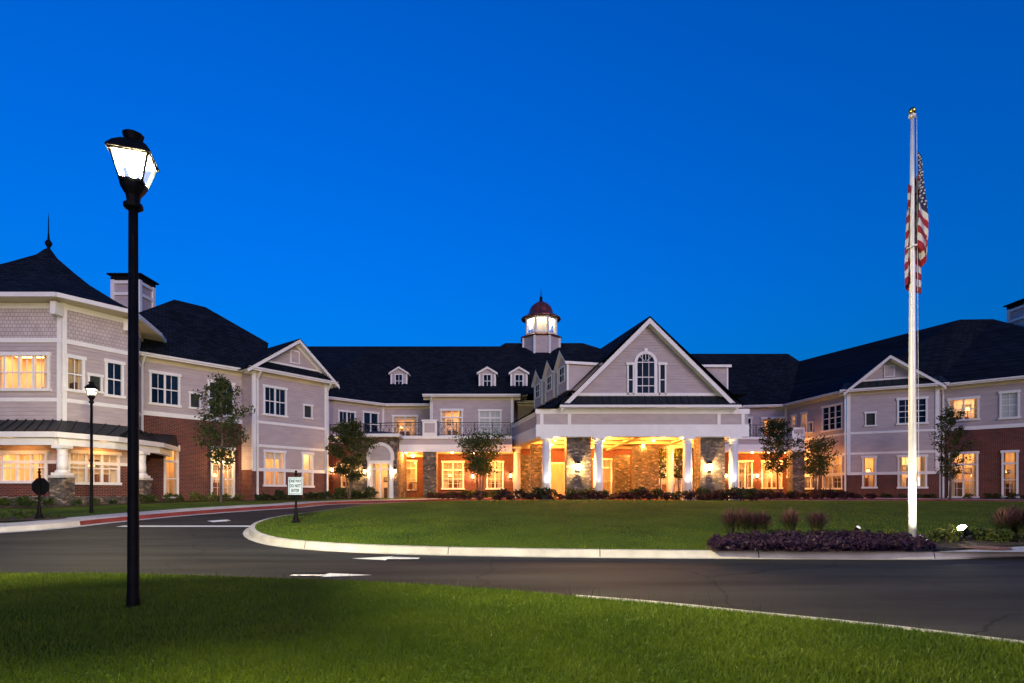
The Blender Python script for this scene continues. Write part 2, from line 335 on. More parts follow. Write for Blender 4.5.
def copy_tree(o, parent=None):
    c = o.copy(); COL.objects.link(c); c.parent = parent
    for ch in list(o.children): copy_tree(ch, c)
    return c
def light(kind, parent, loc, watts, color=WARM, size=.08, rot=(0, 0, 0), spot=None, blend=.5):
    l = bpy.data.lights.new('lamp_light', kind); l.energy = watts / K; l.color = color
    if kind == 'AREA': l.size = size
    else: l.shadow_soft_size = size
    if kind == 'SPOT': l.spot_size = rad(spot or 90); l.spot_blend = blend
    o = bpy.data.objects.new('lamp_light', l); COL.objects.link(o); o.location = loc; o.rotation_euler = rot
    if parent is not None: o.parent = parent
    return o

# ------------------------------------------------------------------ ground, road, lawns
def smooth_line(pts, step=.5, closed=False):
    P = [Vector(p[:2]) for p in pts]; n = len(P); out = []
    for i in range(n if closed else n - 1):
        g = (lambda j: P[j % n]) if closed else (lambda j: P[max(0, min(n-1, j))])
        p0, p1, p2, p3 = g(i-1), g(i), g(i+1), g(i+2)
        k = max(1, int((p2-p1).length / step))
        for q in range(k):
            t = q / k
            out.append(tuple(.5*((2*p1)+(p2-p0)*t+(2*p0-5*p1+4*p2-p3)*t*t+(3*p1-p0-3*p2+p3)*t**3)))
    if not closed: out.append(tuple(P[-1]))
    return out
def sheet(name, poly, hfun, mat, kind='structure', step=1.0, xs=False):
    bm = bmesh.new(); polys = poly if isinstance(poly[0][0], (tuple, list)) else [poly]; poly = [p for q in polys for p in q]
    fs = [bm.faces.new([bm.verts.new((p[0], p[1], 0)) for p in q]) for q in polys]
    bmesh.ops.triangulate(bm, faces=fs, ngon_method='EAR_CLIP'); bmesh.ops.remove_doubles(bm, verts=bm.verts[:], dist=1e-4)
    ys = [p[1] for p in poly]; y = math.floor(max(min(ys), -60)); top = min(max(ys), 60)
    while y < top:
        bmesh.ops.bisect_plane(bm, geom=bm.verts[:]+bm.edges[:]+bm.faces[:], dist=1e-5, plane_co=(0, y+.0137, 0), plane_no=(0, 1, 0)); y += step
    if xs:
        x0 = max(min(p[0] for p in poly), -45); x1 = min(max(p[0] for p in poly), 45); x = x0
        while x < x1:
            bmesh.ops.bisect_plane(bm, geom=bm.verts[:]+bm.edges[:]+bm.faces[:], dist=1e-5, plane_co=(x+.0137, 0, 0), plane_no=(1, 0, 0)); x += xs
    for v in bm.verts: v.co.z = hfun(v.co.x, v.co.y)
    bmesh.ops.recalc_face_normals(bm, faces=bm.faces[:])
    if sum(f.normal.z for f in bm.faces) < 0: bmesh.ops.reverse_faces(bm, faces=bm.faces[:])
    me = bpy.data.meshes.new(name); bm.to_mesh(me); bm.free(); me.materials.append(mat)
    me.polygons.foreach_set('use_smooth', [True]*len(me.polygons))
    o = bpy.data.objects.new(name, me); COL.objects.link(o); o['kind'] = kind; return o
def offset_line(line, d, closed=False):
    n = len(line); out = []
    for i in range(n):
        a = line[(i-1) % n] if closed or i > 0 else line[0]; b = line[(i+1) % n] if closed or i < n-1 else line[-1]
        t = Vector((b[0]-a[0], b[1]-a[1])).normalized(); out.append((line[i][0]-t.y*d, line[i][1]+t.x*d))
    return out
def strip(mb, la, ha, lb, hb, closed, mi=0):
    n = len(la)
    for i in range(n if closed else n - 1):
        j = (i + 1) % n
        A = (*la[i], Rz(la[i][1])+ha); B = (*la[j], Rz(la[j][1])+ha); C = (*lb[j], Rz(lb[j][1])+hb); D = (*lb[i], Rz(lb[i][1])+hb)
        mb.quad(A, B, C, D, mi=mi)
def kerb(line, side, closed=False, mats=None, pan=.30, width=.16, sel=None, name='kerb'):
    """line = foot of the kerb face; side +1: raised side lies left of travel"""
    mb = MB(); g = offset_line(line, -side*pan, closed); t1 = offset_line(line, side*.03, closed); t2 = offset_line(line, side*width, closed)
    if pan: strip(mb, g, .006, line, .012, closed)
    strip(mb, line, .012, t1, LAWN_H, closed, mi=1 if sel else 0); strip(mb, t1, LAWN_H, t2, LAWN_H+.004, closed); strip(mb, t2, LAWN_H+.004, t2, -.1, closed)
    acc = 0.0; joints = []
    for i in range(1, len(line)):
        acc += math.dist(line[i-1], line[i])
        if acc > 3.0:
            acc = 0.0; a, b, c = line[i], t1[i], t2[i]; tx, ty = line[i][0]-line[i-1][0], line[i][1]-line[i-1][1]; L = math.hypot(tx, ty); tx *= .009/L; ty *= .009/L
            joints.append((a, b, c, tx, ty))
    nmain = len(mb.f)
    for a, b, c, tx, ty in joints:
        za, zb = Rz(a[1]), Rz(b[1]); ox, oy = (a[0]-b[0])*.12, (a[1]-b[1])*.12
        mb.quad((a[0]-tx+ox, a[1]-ty+oy, za+.01), (a[0]+tx+ox, a[1]+ty+oy, za+.01), (b[0]+tx+ox, b[1]+ty+oy, zb+LAWN_H+.003), (b[0]-tx+ox, b[1]-ty+oy, zb+LAWN_H+.003), mi=2)
        mb.quad((b[0]-tx+ox, b[1]-ty+oy, zb+LAWN_H+.003), (b[0]+tx+ox, b[1]+ty+oy, zb+LAWN_H+.003), (c[0]+tx, c[1]+ty, Rz(c[1])+LAWN_H+.007), (c[0]-tx, c[1]-ty, Rz(c[1])+LAWN_H+.007), mi=2)
    if sel:
        mb.m = list(mb.m)
        for i, f in enumerate(mb.f):
            if mb.m[i] == 1 and not sel(mb.v[f[0]]): mb.m[i] = 0
    ml = list(mats or [M['concrete']]); ml = ml + [M['concrete']]*(2-len(ml)) + [M['mulch']]
    o = mb.build(name, ml); o['kind'] = 'structure'; return o

sheet('ground', [(-600, -60), (600, -60), (600, 700), (-600, 700)], lambda x, y: Rz(y)-.06, M['turf'], step=2)
sheet('road', [(-60, -20), (60, -20), (60, 52), (-60, 52)], lambda x, y: Rz(y), M['asphalt'], step=1)
NEAR_H = LAWN_H
edge = smooth_line([(-40, 7.6), (-16, 7.75)] + [gp(px, py, NEAR_H) for px, py in ((0, 573), (120, 573.5), (250, 577), (380, 582), (512, 590), (640, 599), (750, 610), (890, 624), (1024, 640))] + [(6.2, 1.8), (9, -3), (13, -9), (16, -19)], .5)
def near_h(x, y): return Rz(y) + LAWN_H - .015
near_poly = [p if q[0] > .3 else r for q, p, r in zip(edge, offset_line(edge, -.065), offset_line(edge, .05))] + [(-40, -19)]
sheet('lawn', near_poly, near_h, M['turf'], step=.5, xs=1.0)
kerb([p for p in edge if p[0] > .25][::-1], 1, mats=[M['concrete']], pan=0, width=.085)

isl_px = [(1010, 556.5), (935, 559.2), (820, 559), (700, 558.3), (600, 557.4), (500, 556), (400, 553.6), (330, 550.5), (285, 546.5), (262, 542), (250, 536.5), (249, 531), (258, 525.5), (280, 520), (305, 515.5), (335, 511)][:14]
isl = [(34, 11.3), (22, 11.3), (14, 11.25)] + [gp(px, py) for px, py in isl_px]
isl += [(-6.9, 21.5), (-5.9, 25.8), (-4.6, 29.4), (-3.0, 31.6), (-1.0, 33.0), (4, 33.15), (14, 33.15), (18, 33.0), (24, 31.6), (36, 26.0)]
isl_line = smooth_line(isl, .5, True)
kerb(isl_line, -1, True, pan=.13)
isl_in = offset_line(isl_line, -.16, True)
def isl_h(x, y):
    return Rz(y) + LAWN_H + .12 * math.exp(-((x-4)/7)**2) * max(0, min(1, (y-12)/6)) * max(0, min(1, (33-y)/5))
sheet('lawn', isl_in, isl_h, M['turf'], step=.75, xs=1.5)

out_px = [(0, 532.5), (60, 528), (100, 523.5), (150, 518.5), (200, 514.2), (250, 510.6), (296, 507.6)]
outer = [(-40, 10.2), (-28, 11.0), (-20, 12.4), (-16, 13.5)] + [gp(px, py) for px, py in out_px] + [(-9.6, 28.6), (-8.2, 32.3), (-5.4, 35.3), (-2.6, 37.4), (1, 38.6), (8, 38.8), (14.5, 38.6), (20, 38.0), (26, 36.8), (34, 32.8)]
out_line = smooth_line(outer, .5)
ao = out_line
kerb(out_line, 1, False, mats=[M['concrete'], M['red_kerb']], pan=.3, sel=lambda v: v[0] > -13.0)
walk_in = offset_line(out_line, .16); walk_out = offset_line(out_line, 1.35)
mb = MB(); strip(mb, walk_in, LAWN_H+.004, walk_out, LAWN_H+.012, False); strip(mb, walk_out, LAWN_H+.012, walk_out, -.1, False)
o = mb.build('pavement', M['concrete']); o['kind'] = 'structure'
bl = offset_line(out_line, 1.35); path = [Vector(p) for p in ((-60, 10), (-60, 66), (60, 66), (60, 28))]; tot = sum((q-p).length for p, q in zip(path, path[1:]))
def far_pt(t):
    d = t*tot
    for p, q in zip(path, path[1:]):
        if d <= (q-p).length + 1e-6: return tuple(p+(q-p).normalized()*d)
        d -= (q-p).length
    return tuple(path[-1])
nb_ = len(bl)-1
back_poly = [[bl[i], bl[i+1], far_pt((i+1)/nb_), far_pt(i/nb_)] for i in range(nb_)]
sheet('lawn', back_poly, lambda x, y: Rz(y)+LAWN_H-.004, M['turf'], step=1)
# concrete apron with the crossing walk on the right of the island
ap = [gp(936, 559.5), gp(1030, 560), gp(1100, 560), gp(1100, 546, .14), gp(1024, 546, .14), gp(945, 545.5, .14)]
sheet('pavement', ap, lambda x, y: Rz(y)+LAWN_H+.012, M['concrete'], step=.3)
# drive slab under the portico and porch terrace
sheet('pavement', [(-.5, 38.9), (15.6, 38.9), (15.6, 46.2), (-.5, 46.2)], lambda x, y: .80, M['paver'], step=4)
sheet('pavement', [(-8.8, 37.6), (-.6, 38.9), (-.6, 47), (-10.5, 47), (-10.5, 37.6)], lambda x, y: .79, M['paver'], step=4)
# painted markings
def arrow(px0, px1, py, head, wid, right=True):
    a = Vector(gp(px0, py)); b = Vector(gp(px1, py)); d = (b - a); L = d.length; d.normalize(); n = Vector((-d.y, d.x))
    if not right: a, b, d = b, a, -d; n = Vector((-d.y, d.x))
    hb = b - d * head
    pts = [a - n*wid*.16, hb - n*wid*.16, hb - n*wid*.5, b, hb + n*wid*.5, hb + n*wid*.16, a + n*wid*.16]
    return sheet('road_marking', [tuple(p) for p in pts], lambda x, y: Rz(y)+.005, M['paint'], step=.25)
arrow(291, 372, 575.3, .72, .42, True)
arrow(352, 419, 558.6, .72, .62, False)
arrow(207, 229, 521.0, .45, .9, False)
l0, l1 = Vector(gp(120, 526.3)), Vector(gp(264, 526.3)); sheet('road_marking', [(l0.x, l0.y-.17), (l1.x, l1.y-.17), (l1.x, l1.y+.17), (l0.x, l0.y+.17)], lambda x, y: Rz(y)+.005, M['paint'], step=.25)

# ------------------------------------------------------------------ the residence
B = empty('retirement_residence', (0, 40, .7)); B.location = (0, 0, 0)
tag(B, 'large lilac-grey and red brick residence with black roofs, gabled portico and lit cupola', 'building')
class W:
    def __init__(s, p0, p1):
        s.p = Vector((p0[0], p0[1])); d = Vector((p1[0]-p0[0], p1[1]-p0[1])); s.L = d.length; s.u = d.normalized(); s.n = Vector((-s.u.y, s.u.x))
        s.mtx = Matrix(((s.u.x, s.n.x, 0, s.p.x), (s.u.y, s.n.y, 0, s.p.y), (0, 0, 1, 0), (0, 0, 0, 1)))
    def s(s_, px):
        k = (px - CX) / F; return (k * s_.p.y - s_.p.x) / (s_.u.x - k * s_.u.y)
    def z(s_, px, py): return zz(py, s_.p.y + s_.s(px) * s_.u.y)
    def w(s_, s, y=0, z=0): q = s_.p + s_.u * s + s_.n * y; return (q.x, q.y, z)
def wall(w, s0, s1, z0, z1, kind, holes=(), back=True):
    mb = MB(); hs = [h for h in holes if h[1] > s0 and h[0] < s1 and h[3] > z0 and h[2] < z1]
    xs = sorted({s0, s1, *[max(s0, min(s1, h[i])) for h in hs for i in (0, 1)]}); zs = {z0, z1, *[max(z0, min(z1, h[i])) for h in hs for i in (2, 3)]}
    P = .17
    if kind == 'siding':
        k = math.ceil(z0 / P)
        while k * P < z1: zs.add(round(k * P, 5)); k += 1
    zs = sorted(zs)
    zs = [z for i, z in enumerate(zs) if i == 0 or z - zs[i-1] > 1e-4]
    for i in range(len(xs)-1):
        if xs[i+1]-xs[i] < 1e-4: continue
        for j in range(len(zs)-1):
            cx, cz = (xs[i]+xs[i+1])/2, (zs[j]+zs[j+1])/2
            if any(h[0] < cx < h[1] and h[2] < cz < h[3] for h in hs): continue
            if kind == 'siding':
                c = math.floor(cz / P); fa = (zs[j]-c*P)/P; fb = (zs[j+1]-c*P)/P
                ya, yb = -.028*(1-fa), -.028*(1-fb)
                if fa < .01: mb.quad((xs[i], 0, zs[j]), (xs[i+1], 0, zs[j]), (xs[i+1], ya, zs[j]), (xs[i], ya, zs[j]))
            else: ya = yb = 0
            mb.quad((xs[i], ya, zs[j]), (xs[i+1], ya, zs[j]), (xs[i+1], yb, zs[j+1]), (xs[i], yb, zs[j+1]))
    nm = {'siding': 'siding_wall', 'brick': 'brick_wall', 'stone': 'stone_wall', 'shake': 'shake_wall'}[kind]
    return mb.build(nm, M[kind], B, w.mtx)
NW = [0]
def window(w, r, cols=2, lit=False, grid=(2, 2), transom=0.0, depth=1.9, trim=.11, px=True, parent=None, z_shift=0, pane=None, sashes=2, blind=0, dim=1):
    """r = (px0,py0,px1,py1) on the photo-derived wall plane, or metres. Returns the hole."""
    if px:
        s0, s1 = w.s(r[0]), w.s(r[2]); pm = (r[0]+r[2])/2; z0, z1 = w.z(pm, r[3]), w.z(pm, r[1])
    else: s0, z0, s1, z1 = r
    NW[0] += 1; e = NW[0] * .0017
    P = parent or B
    fr = MB(); t = trim; y0 = -.07
    fr.box(s0-.001, s0+t, y0, .12, z0, z1); fr.box(s1-t, s1+.001, y0, .12, z0, z1)
    fr.box(s0-.05, s1+.05, y0-.03, .12, z1-t, z1+.05); fr.box(s0-.06, s1+.06, y0-.05, .12, z0-.04, z0+t*.8)
    a0, a1, b0, b1 = s0+t, s1-t, z0+t*.8, z1-t
    if transom:
        zt = b1 - transom; fr.box(a0, a1, -.03, .09, zt-.06, zt+.06)
    else: zt = b1
    cw = (a1-a0)/cols
    for i in range(1, cols): fr.box(a0+cw*i-.05, a0+cw*i+.05, -.035, .095, b0, b1)
    for i in range(cols):
        x0, x1 = a0+cw*i, a0+cw*(i+1); zm = (b0+zt)/2
        if sashes == 2: fr.box(x0, x1, -.005, .07, zm-.03, zm+.03)
        gx, gz = grid
        for k in range(1, gx): xx = x0+(x1-x0)*k/gx; fr.box(xx-.013, xx+.013, .012, .045, b0, b1)
        if gz > 1:
            segs = [(b0, zm), (zm, zt)] if sashes == 2 else [(b0, zt)]
            for (q0, q1) in segs:
                for k in range(1, gz): z_ = q0+(q1-q0)*k/gz; fr.box(x0, x1, .014, .043, z_-.012, z_+.012)
    wo = fr.build('window', M['trim'], P, w.mtx)
    g = MB(); g.quad((a0, .03, b0), (a1, .03, b0), (a1, .03, b1), (a0, .03, b1))
    g.build('pane', M[pane] if pane else (M['glass'] if lit else M['dark_glass']), wo)
    if lit:
        D = depth + e; q = MB(); x0, x1 = s0-.12-e, s1+.12+e; c0, c1 = z0-.10-e, z1+.12+e; y = .125
        wi = x1-x0; hh = c1-c0
        q.quad((x0, D, c0), (x1, D, c0), (x1, D, c1), (x0, D, c1)); q.quad((x0, y, c0), (x0, D, c0), (x0, D, c1), (x0, y, c1)); q.quad((x1, D, c0), (x1, y, c0), (x1, y, c1), (x1, D, c1))
        q.quad((x0, y, c0), (x1, y, c0), (x1, D, c0), (x0, D, c0), mi=1); q.quad((x0, y, c1), (x0, D, c1), (x1, D, c1), (x1, y, c1))
        for (u0, u1, v0, v1) in ((x0, s0, c0, c1), (s1, x1, c0, c1), (s0, s1, c0, z0), (s0, s1, z1, c1)): q.quad((u0, y, v0), (u1, y, v0), (u1, y, v1), (u0, y, v1))
        lw = wi*(.42 if dim == 1 else .26); xm = (x0+x1)/2; q.quad((xm-lw, .45, c1-.02), (xm-lw, D-.45, c1-.02), (xm+lw, D-.45, c1-.02), (xm+lw, .45, c1-.02), mi=2)
        # furniture seen through the glass
        k = R_.random()
        fx = x0+wi*R_.uniform(.15, .6)
        q.box(fx, fx+wi*R_.uniform(.25, .4), D-.75, D-.2, c0+.01, c0+hh*R_.uniform(.26, .36), mi=4 if k < .5 else 3)
        px0 = x0+wi*R_.uniform(.2, .6); pz = c0+hh*R_.uniform(.48, .6); ps = min(.5, wi*.25)
        q.box(px0, px0+ps, D-.05, D-.001, pz, pz+ps*.8, mi=3); q.box(px0+.05, px0+ps-.05, D-.06, D-.051, pz+.05, pz+ps*.8-.05, mi=5)
        if k < .55:
            lx = x0+wi*R_.uniform(.2, .8); lz = c0+hh*R_.uniform(.42, .55)
            q.lathe([(.11, lz), (.15, lz), (.09, lz+.2), (.02, lz+.2)], 10, lx, D-.5, mi=6); q.tube([(lx, D-.5, c0), (lx, D-.5, lz)], [.02, .02], 6, mi=3)
        if k > .5 and wi > 1.2: q.box(x0+wi*.72, x0+wi*.72+.12, .8, .9, c0, c1-.03, mi=7)
        q.build('interior', [M['wallpaper'], M['roomfloor'], M[R_.choice(['roomlight', 'roomlight', 'roomlight_dim', 'roomlight_pale'])], M['wood'], M['sofa'], M['art'], M['lampglow'], M['trim']], wo)
        c = MB()
        for sgn, xa in ((1, a0-.02), (-1, a1+.02)):
            n = 9; wd = (a1-a0)*R_.uniform(.10, .2)
            for i in range(n):
                xa0, xa1 = xa+sgn*wd*i/n, xa+sgn*wd*(i+1)/n; ya, yb = .19+.035*(i % 2), .19+.035*((i+1) % 2)
                c.quad((xa0, ya, b0-.05), (xa1, yb, b0-.05), (xa1, yb, b1+.05), (xa0, ya, b1+.05))
        if blind: c.box(a0, a1, .16, .17, b1-(b1-b0)*blind, b1+.05)
        c.build('curtain', M['curtain'], wo)
    return (s0, s1, z0, z1)
def belt(w, s0, s1, z, h=.2, out=.055, parent=None): return MB().box(s0, s1, -out, .05, z-h/2, z+h/2).build('belt_trim', M['trim'], parent or B, w.mtx)
def corner(w, s, z0, z1, wd=.18): return MB().box(s-wd/2, s+wd/2, -.06, .12, z0, z1).build('corner_board', M['trim'], B, w.mtx)
def eave(w, s0, s1, z, over=.5, h=.22):
    mb = MB(); mb.box(s0, s1, -over, .02, z-.10, z-.06, mi=1); mb.box(s0, s1, -over-.03, -over, z-.12, z+.05); mb.box(s0, s1, -over-.12, -over-.033, z-.03, z+.065); mb.box(s0, s1, -.03, .02, z-.30, z-.101, mi=1)
    return mb.build('eave', [M['trim'], M['soffit']], B, w.mtx)
def downspout(w, s, z0, z1, over=.55):
    mb = MB(); mb.bar(w_l(s, -over-.05, z1), w_l(s, -.12, z1-.5), .1); mb.bar(w_l(s, -.115, z1-.46), w_l(s, -.115, z0), .1); return mb.build('downspout', M['trim'], B, w.mtx)
def w_l(s, y, z): return (s, y, z)
def roof(polys, name='roof', mat='shingle', parent=None, mtx=None):
    mb = MB()
    for p in polys: mb.quad(*p)
    return mb.build(name, M[mat], parent or B, mtx)
def gable(w, s0, s1, z0, apex_s, apex_z, back, over=.55, rake=.24, vent=True, pent=True, wall_z=None, parent=None, side=.36):
    """front gable in the frame of wall w: siding triangle, rake boards, pent strip and the two roof slopes running back"""
    P = parent or B; zb = wall_z if wall_z is not None else z0
    mb = MB(); Pp = .17; z = z0
    left = lambda zz_: s0+(apex_s-s0)*(zz_-z0)/(apex_z-z0); right = lambda zz_: s1+(apex_s-s1)*(zz_-z0)/(apex_z-z0)
    while z < apex_z-.02:
        z2 = min(apex_z-.001, (math.floor(z/Pp+1e-4)+1)*Pp)
        mb.quad((left(z), 0, z), (right(z), 0, z), (right(z), -.028, z), (left(z), -.028, z))
        mb.quad((left(z), -.028, z), (right(z), -.028, z), (right(z2), 0, z2), (left(z2), 0, z2)); z = z2
    mb.build('gable_wall', M['siding'], P, w.mtx)
    # rake boards on the overhanging edge, soffit and frieze board on the wall
    rk = MB(); sl = (apex_z-z0)/(apex_s-s0); sr = (apex_z-z0)/(s1-apex_s)
    ol, orr = s0-side, s1+side; zl = z0-sl*side; zr = z0-sr*side
    def slab(mb_, a, b, y0, y1, t):
        (xa, za), (xb, zb_) = a, b
        pts = [(xa, y0, za-t), (xb, y0, zb_-t), (xb, y0, zb_), (xa, y0, za)]; q = [(x, y1, z_) for x, _, z_ in pts]
        mb_.quad(*pts); mb_.quad(*q[::-1])
        for i in range(4): mb_.quad(pts[i], q[i], q[(i+1) % 4], pts[(i+1) % 4])
    slab(rk, (ol, zl+.02), (apex_s, apex_z+.02), -over-.05, -over, rake); slab(rk, (apex_s, apex_z+.02), (orr, zr+.02), -over-.05, -over, rake)
    slab(rk, (ol, zl-.045), (apex_s, apex_z-.045), -over, .0, .04); slab(rk, (apex_s, apex_z-.045), (orr, zr-.045), -over, .0, .04)
    slab(rk, (s0-.1, z0-.09), (apex_s, apex_z-.085-.1*sl*0), -.06, -.03, rake*.8); slab(rk, (apex_s, apex_z-.085), (s1+.1, z0-.09), -.06, -.03, rake*.8)
    rk.build('rake_board', M['trim'], P, w.mtx)
    if vent:
        v = MB(); v.box(apex_s-.32, apex_s+.32, -.07, .0, apex_z-1.45, apex_z-.62); vo = v.build('gable_vent', M['trim'], P, w.mtx)
        v = MB(); v.box(apex_s-.25, apex_s+.25, -.085, -.05, apex_z-1.38, apex_z-.69); v.build('louvre', M['siding'], vo)
    rf = MB()
    slab(rf, (ol, zl+.06), (apex_s, apex_z+.06), -over-.08, back, .05); slab(rf, (apex_s, apex_z+.06), (orr, zr+.06), -over-.08, back, .05)
    rf.build('gable_roof', M['shingle'], P, w.mtx)
    return ol, orr, zl, zr
def pent(w, s0, s1, z0, z1, over, mat='metal_roof'):
    mb = MB(); mb.quad((s0, -over, z0), (s1, -over, z0), (s1-.25, 0, z1), (s0+.25, 0, z1)); mb.quad((s0, -over, z0), (s0+.25, 0, z1), (s0, .0, z0)); mb.quad((s1, -over, z0), (s1, 0, z0), (s1-.25, 0, z1))
    n = int((s1-s0)/.42)
    for i in range(1, n):
        x = s0+(s1-s0)*i/n; mb.bar((x, -over, z0+.02), (x, 0, z1+.02), .03, .05)
    return mb.build('pent_roof', M[mat], B, w.mtx)
G0, EZ = .55, 8.55      # foot of the walls, main eave height

# --- left wing
w2 = W(pt(134, 29.85), pt(246, 34.3))
h = [window(w2, (149, 373, 180, 405.5), 2, grid=(2, 1), pane='dark_glass'), window(w2, (189, 393, 200.5, 408.5), 1, grid=(1, 1), pane='vent', sashes=1, trim=.07), window(w2, (207.5, 382, 234, 416), 2, grid=(2, 1))]
h += [window(w2, (163.5, 446, 178.5, 497.5), 1, True, grid=(1, 1), transom=.75), window(w2, (210.5, 448, 234.5, 497.5), 2, True, grid=(2, 2), transom=.75)]
wall(w2, 0, w2.L, G0, 5.45, 'brick', h); wall(w2, 0, w2.L, 5.45, EZ, 'siding', h)
belt(w2, 0, w2.L, 5.47, .24); eave(w2, -1.5, w2.L+.1, EZ); downspout(w2, w2.s(141.5), 3.9, EZ-.05); corner(w2, w2.L-.12, G0, EZ-.1)
# --- left bay
w3 = W(pt(252, 33.5), pt(327, 37.6))
h = [window(w3, (263, 387, 286.5, 416), 2, grid=(2, 1)), window(w3, (303, 405, 312, 418.5), 1, grid=(1, 1), pane='vent', sashes=1, trim=.07),
     window(w3, (263.5, 451, 285, 486), 2, True, grid=(2, 1), blind=.2), window(w3, (301.5, 453, 313, 487), 1, True, grid=(2, 1))]
wall(w3, 0, w3.L, G0, 2.55, 'brick', h); wall(w3, 0, w3.L, 2.55, EZ, 'siding', h)
for z in (5.45, 4.02): belt(w3, 0, w3.L, z, .16)
belt(w3, 0, w3.L, 2.57, .2)
w3l = W(w2.w(w2.L-.25, -.001)[:2], w3.w(0)[:2])
wall(w3l, 0, w3l.L, G0, 2.55, 'brick'); wall(w3l, 0, w3l.L, 2.55, EZ, 'siding'); corner(w3, .1, 2.6, EZ-.1, .22); corner(w3, w3.L-.1, 2.6, EZ-.1, .22); downspout(w3, .28, G0+.15, EZ-.05); downspout(w3, w3.L-.05, G0+.15, EZ-.05)
w3r = W(w3.w(w3.L)[:2], w3.w(w3.L-.6, 5)[:2]); wall(w3r, 0, w3r.L, G0, EZ, 'siding')
eave(w3, -.45, w3.L+.45, EZ)
a = 2.78; gable(w3, -.2, w3.L+.2, EZ+.15, a, 10.85, 6.0); pent(w3, -.5, w3.L+.5, EZ+.10, EZ+.62, .58, 'shingle'); belt(w3, .72, w3.L-.62, EZ+.68, .12)
def w2p(s, y, z): return w2.w(s, y, z)
R1, R2, H = (-21.7, 36.0, 13.6), (-20.5, 37.45, 13.6), (-16.7, 38.4, 11.45)
E0, E1 = w2.w(-3.0, -.55, EZ+.06), w2.w(w2.L+.3, -.55, EZ+.06); Eb0, Eb1 = w2.w(-3, 11.2, EZ), w2.w(w2.L+6, 11.2, EZ)
roof([(E0, E1, H, R2, R1), (R1, R2, Eb1, Eb0), (R2, H, Eb1), (E0, R1, Eb0), (E1, w3.w(.3, 4.2, 9.6), H)])
# --- connecting wall and balcony side, left
w4 = W(pt(324, 43.4), pt(384, 47)); w5 = W(pt(384, 47), (-5.9, 47))
h = [window(w4, (338, 411, 355.5, 436), 2, grid=(2, 1), pane='dark_glass'), window(w4, (362.5, 412, 378.5, 436), 2, grid=(1, 1)), window(w4, (341, 464.5, 358, 487.5), 2, True, grid=(2, 2))]
wall(w4, 0, w4.L, G0, 5.1, 'brick', h); wall(w4, 0, w4.L, 5.1, EZ, 'siding', h); corner(w4, w4.L-.1, 5.1, EZ-.1); corner(w4, .3, 5.1, EZ-.1); eave(w4, 0, w4.L, EZ)
h = [window(w5, (392.5, 415.5, 418, 437), 2, True, grid=(2, 2), blind=.15), window(w5, (394.5, 460.5, 417, 490), 2, True, grid=(2, 2), transom=.55)]
wall(w5, 0, w5.L, G0, 5.1, 'brick', h); wall(w5, 0, w5.L, 5.1, EZ, 'siding', h); eave(w5, 0, w5.L, EZ); corner(w5, w5.L-.25, 5.1, EZ-.1)
# --- centre block
EC = 8.62
w6 = W(pt(430, 43), (0.15, 43)); w6r = W((0.15, 43), (0.15, 46.0)); w7 = W((0.15, 46), pt(736, 46)); w6l = W((-6.3, 47), (-6.3, 43))
h = [window(w6, (440.5, 409.5, 463, 436), 2, True, grid=(2, 2), dim=2, transom=.5), window(w6, (478.5, 410, 501.5, 436), 2, grid=(2, 2), transom=.5, pane='blind_glass'),
     window(w6, (442, 461.5, 464, 489), 2, True, grid=(2, 2), transom=.55), window(w6, (486.5, 461.5, 503.5, 489), 2, True, grid=(2, 2), transom=.55)]
wall(w6, 0, w6.L, G0, 5.1, 'brick', h); wall(w6, 0, w6.L, 5.1, EC, 'siding', h); eave(w6, -.5, w6.L+.5, EC); wall(w6l, 0, w6l.L, G0, EC, 'siding')
corner(w6, .1, 5.1, EC-.1); corner(w6, w6.s(512), 5.1, EC-.1); downspout(w6, .18, 5.2, EC-.05)
wall(w6r, 0, w6r.L, G0, EC, 'siding')
h = [window(w7, (593, 459, 612, 495.5), 2, True, grid=(1, 1), transom=.6), window(w7, (640, 459, 682, 495.5), 4, True, grid=(1, 1), transom=.6)]
wall(w7, 0, w7.L, G0, 5.1, 'brick', h); wall(w7, 0, w7.L, 5.1, EC, 'siding')
w7r = W(pt(736, 46), pt(736, 48.2)); eave(w7, 0, w7.L, EC)
# panelled timber door under the portico
def door(w, px0, py0, px1, py1):
    s0, s1 = w.s(px0), w.s(px1); z0, z1 = .80, w.z(px0, py0)
    d = MB(); d.box(s0-.14, s0, -.07, .05, z0, z1+.14); d.box(s1, s1+.14, -.07, .05, z0, z1+.14); d.box(s0, s1, -.07, .05, z1, z1+.14)
    dd = MB(); dd.box(s0, s1, -.04, .02, z0, z1)
    for i in range(2):
        for j in range(3):
            a = s0+(s1-s0)*(.08+.46*i); b = a+(s1-s0)*.38; c = z0+(z1-z0)*(.05+.32*j); e = c+(z1-z0)*.27; dd.box(a, b, -.06, -.041, c, e)
    do = dd.build('door', M['doorwood'], B, w.mtx); d.build('door_frame', M['trim'], do); MB().lathe([(.0, -.03), (.04, -.02), (.04, .02), (0, .03)], 8, s1-.12, -.1).build('handle', M['gold'], do, Matrix.Translation((0, 0, z0+1.0)))
door(w7, 550, 464, 564, 496)
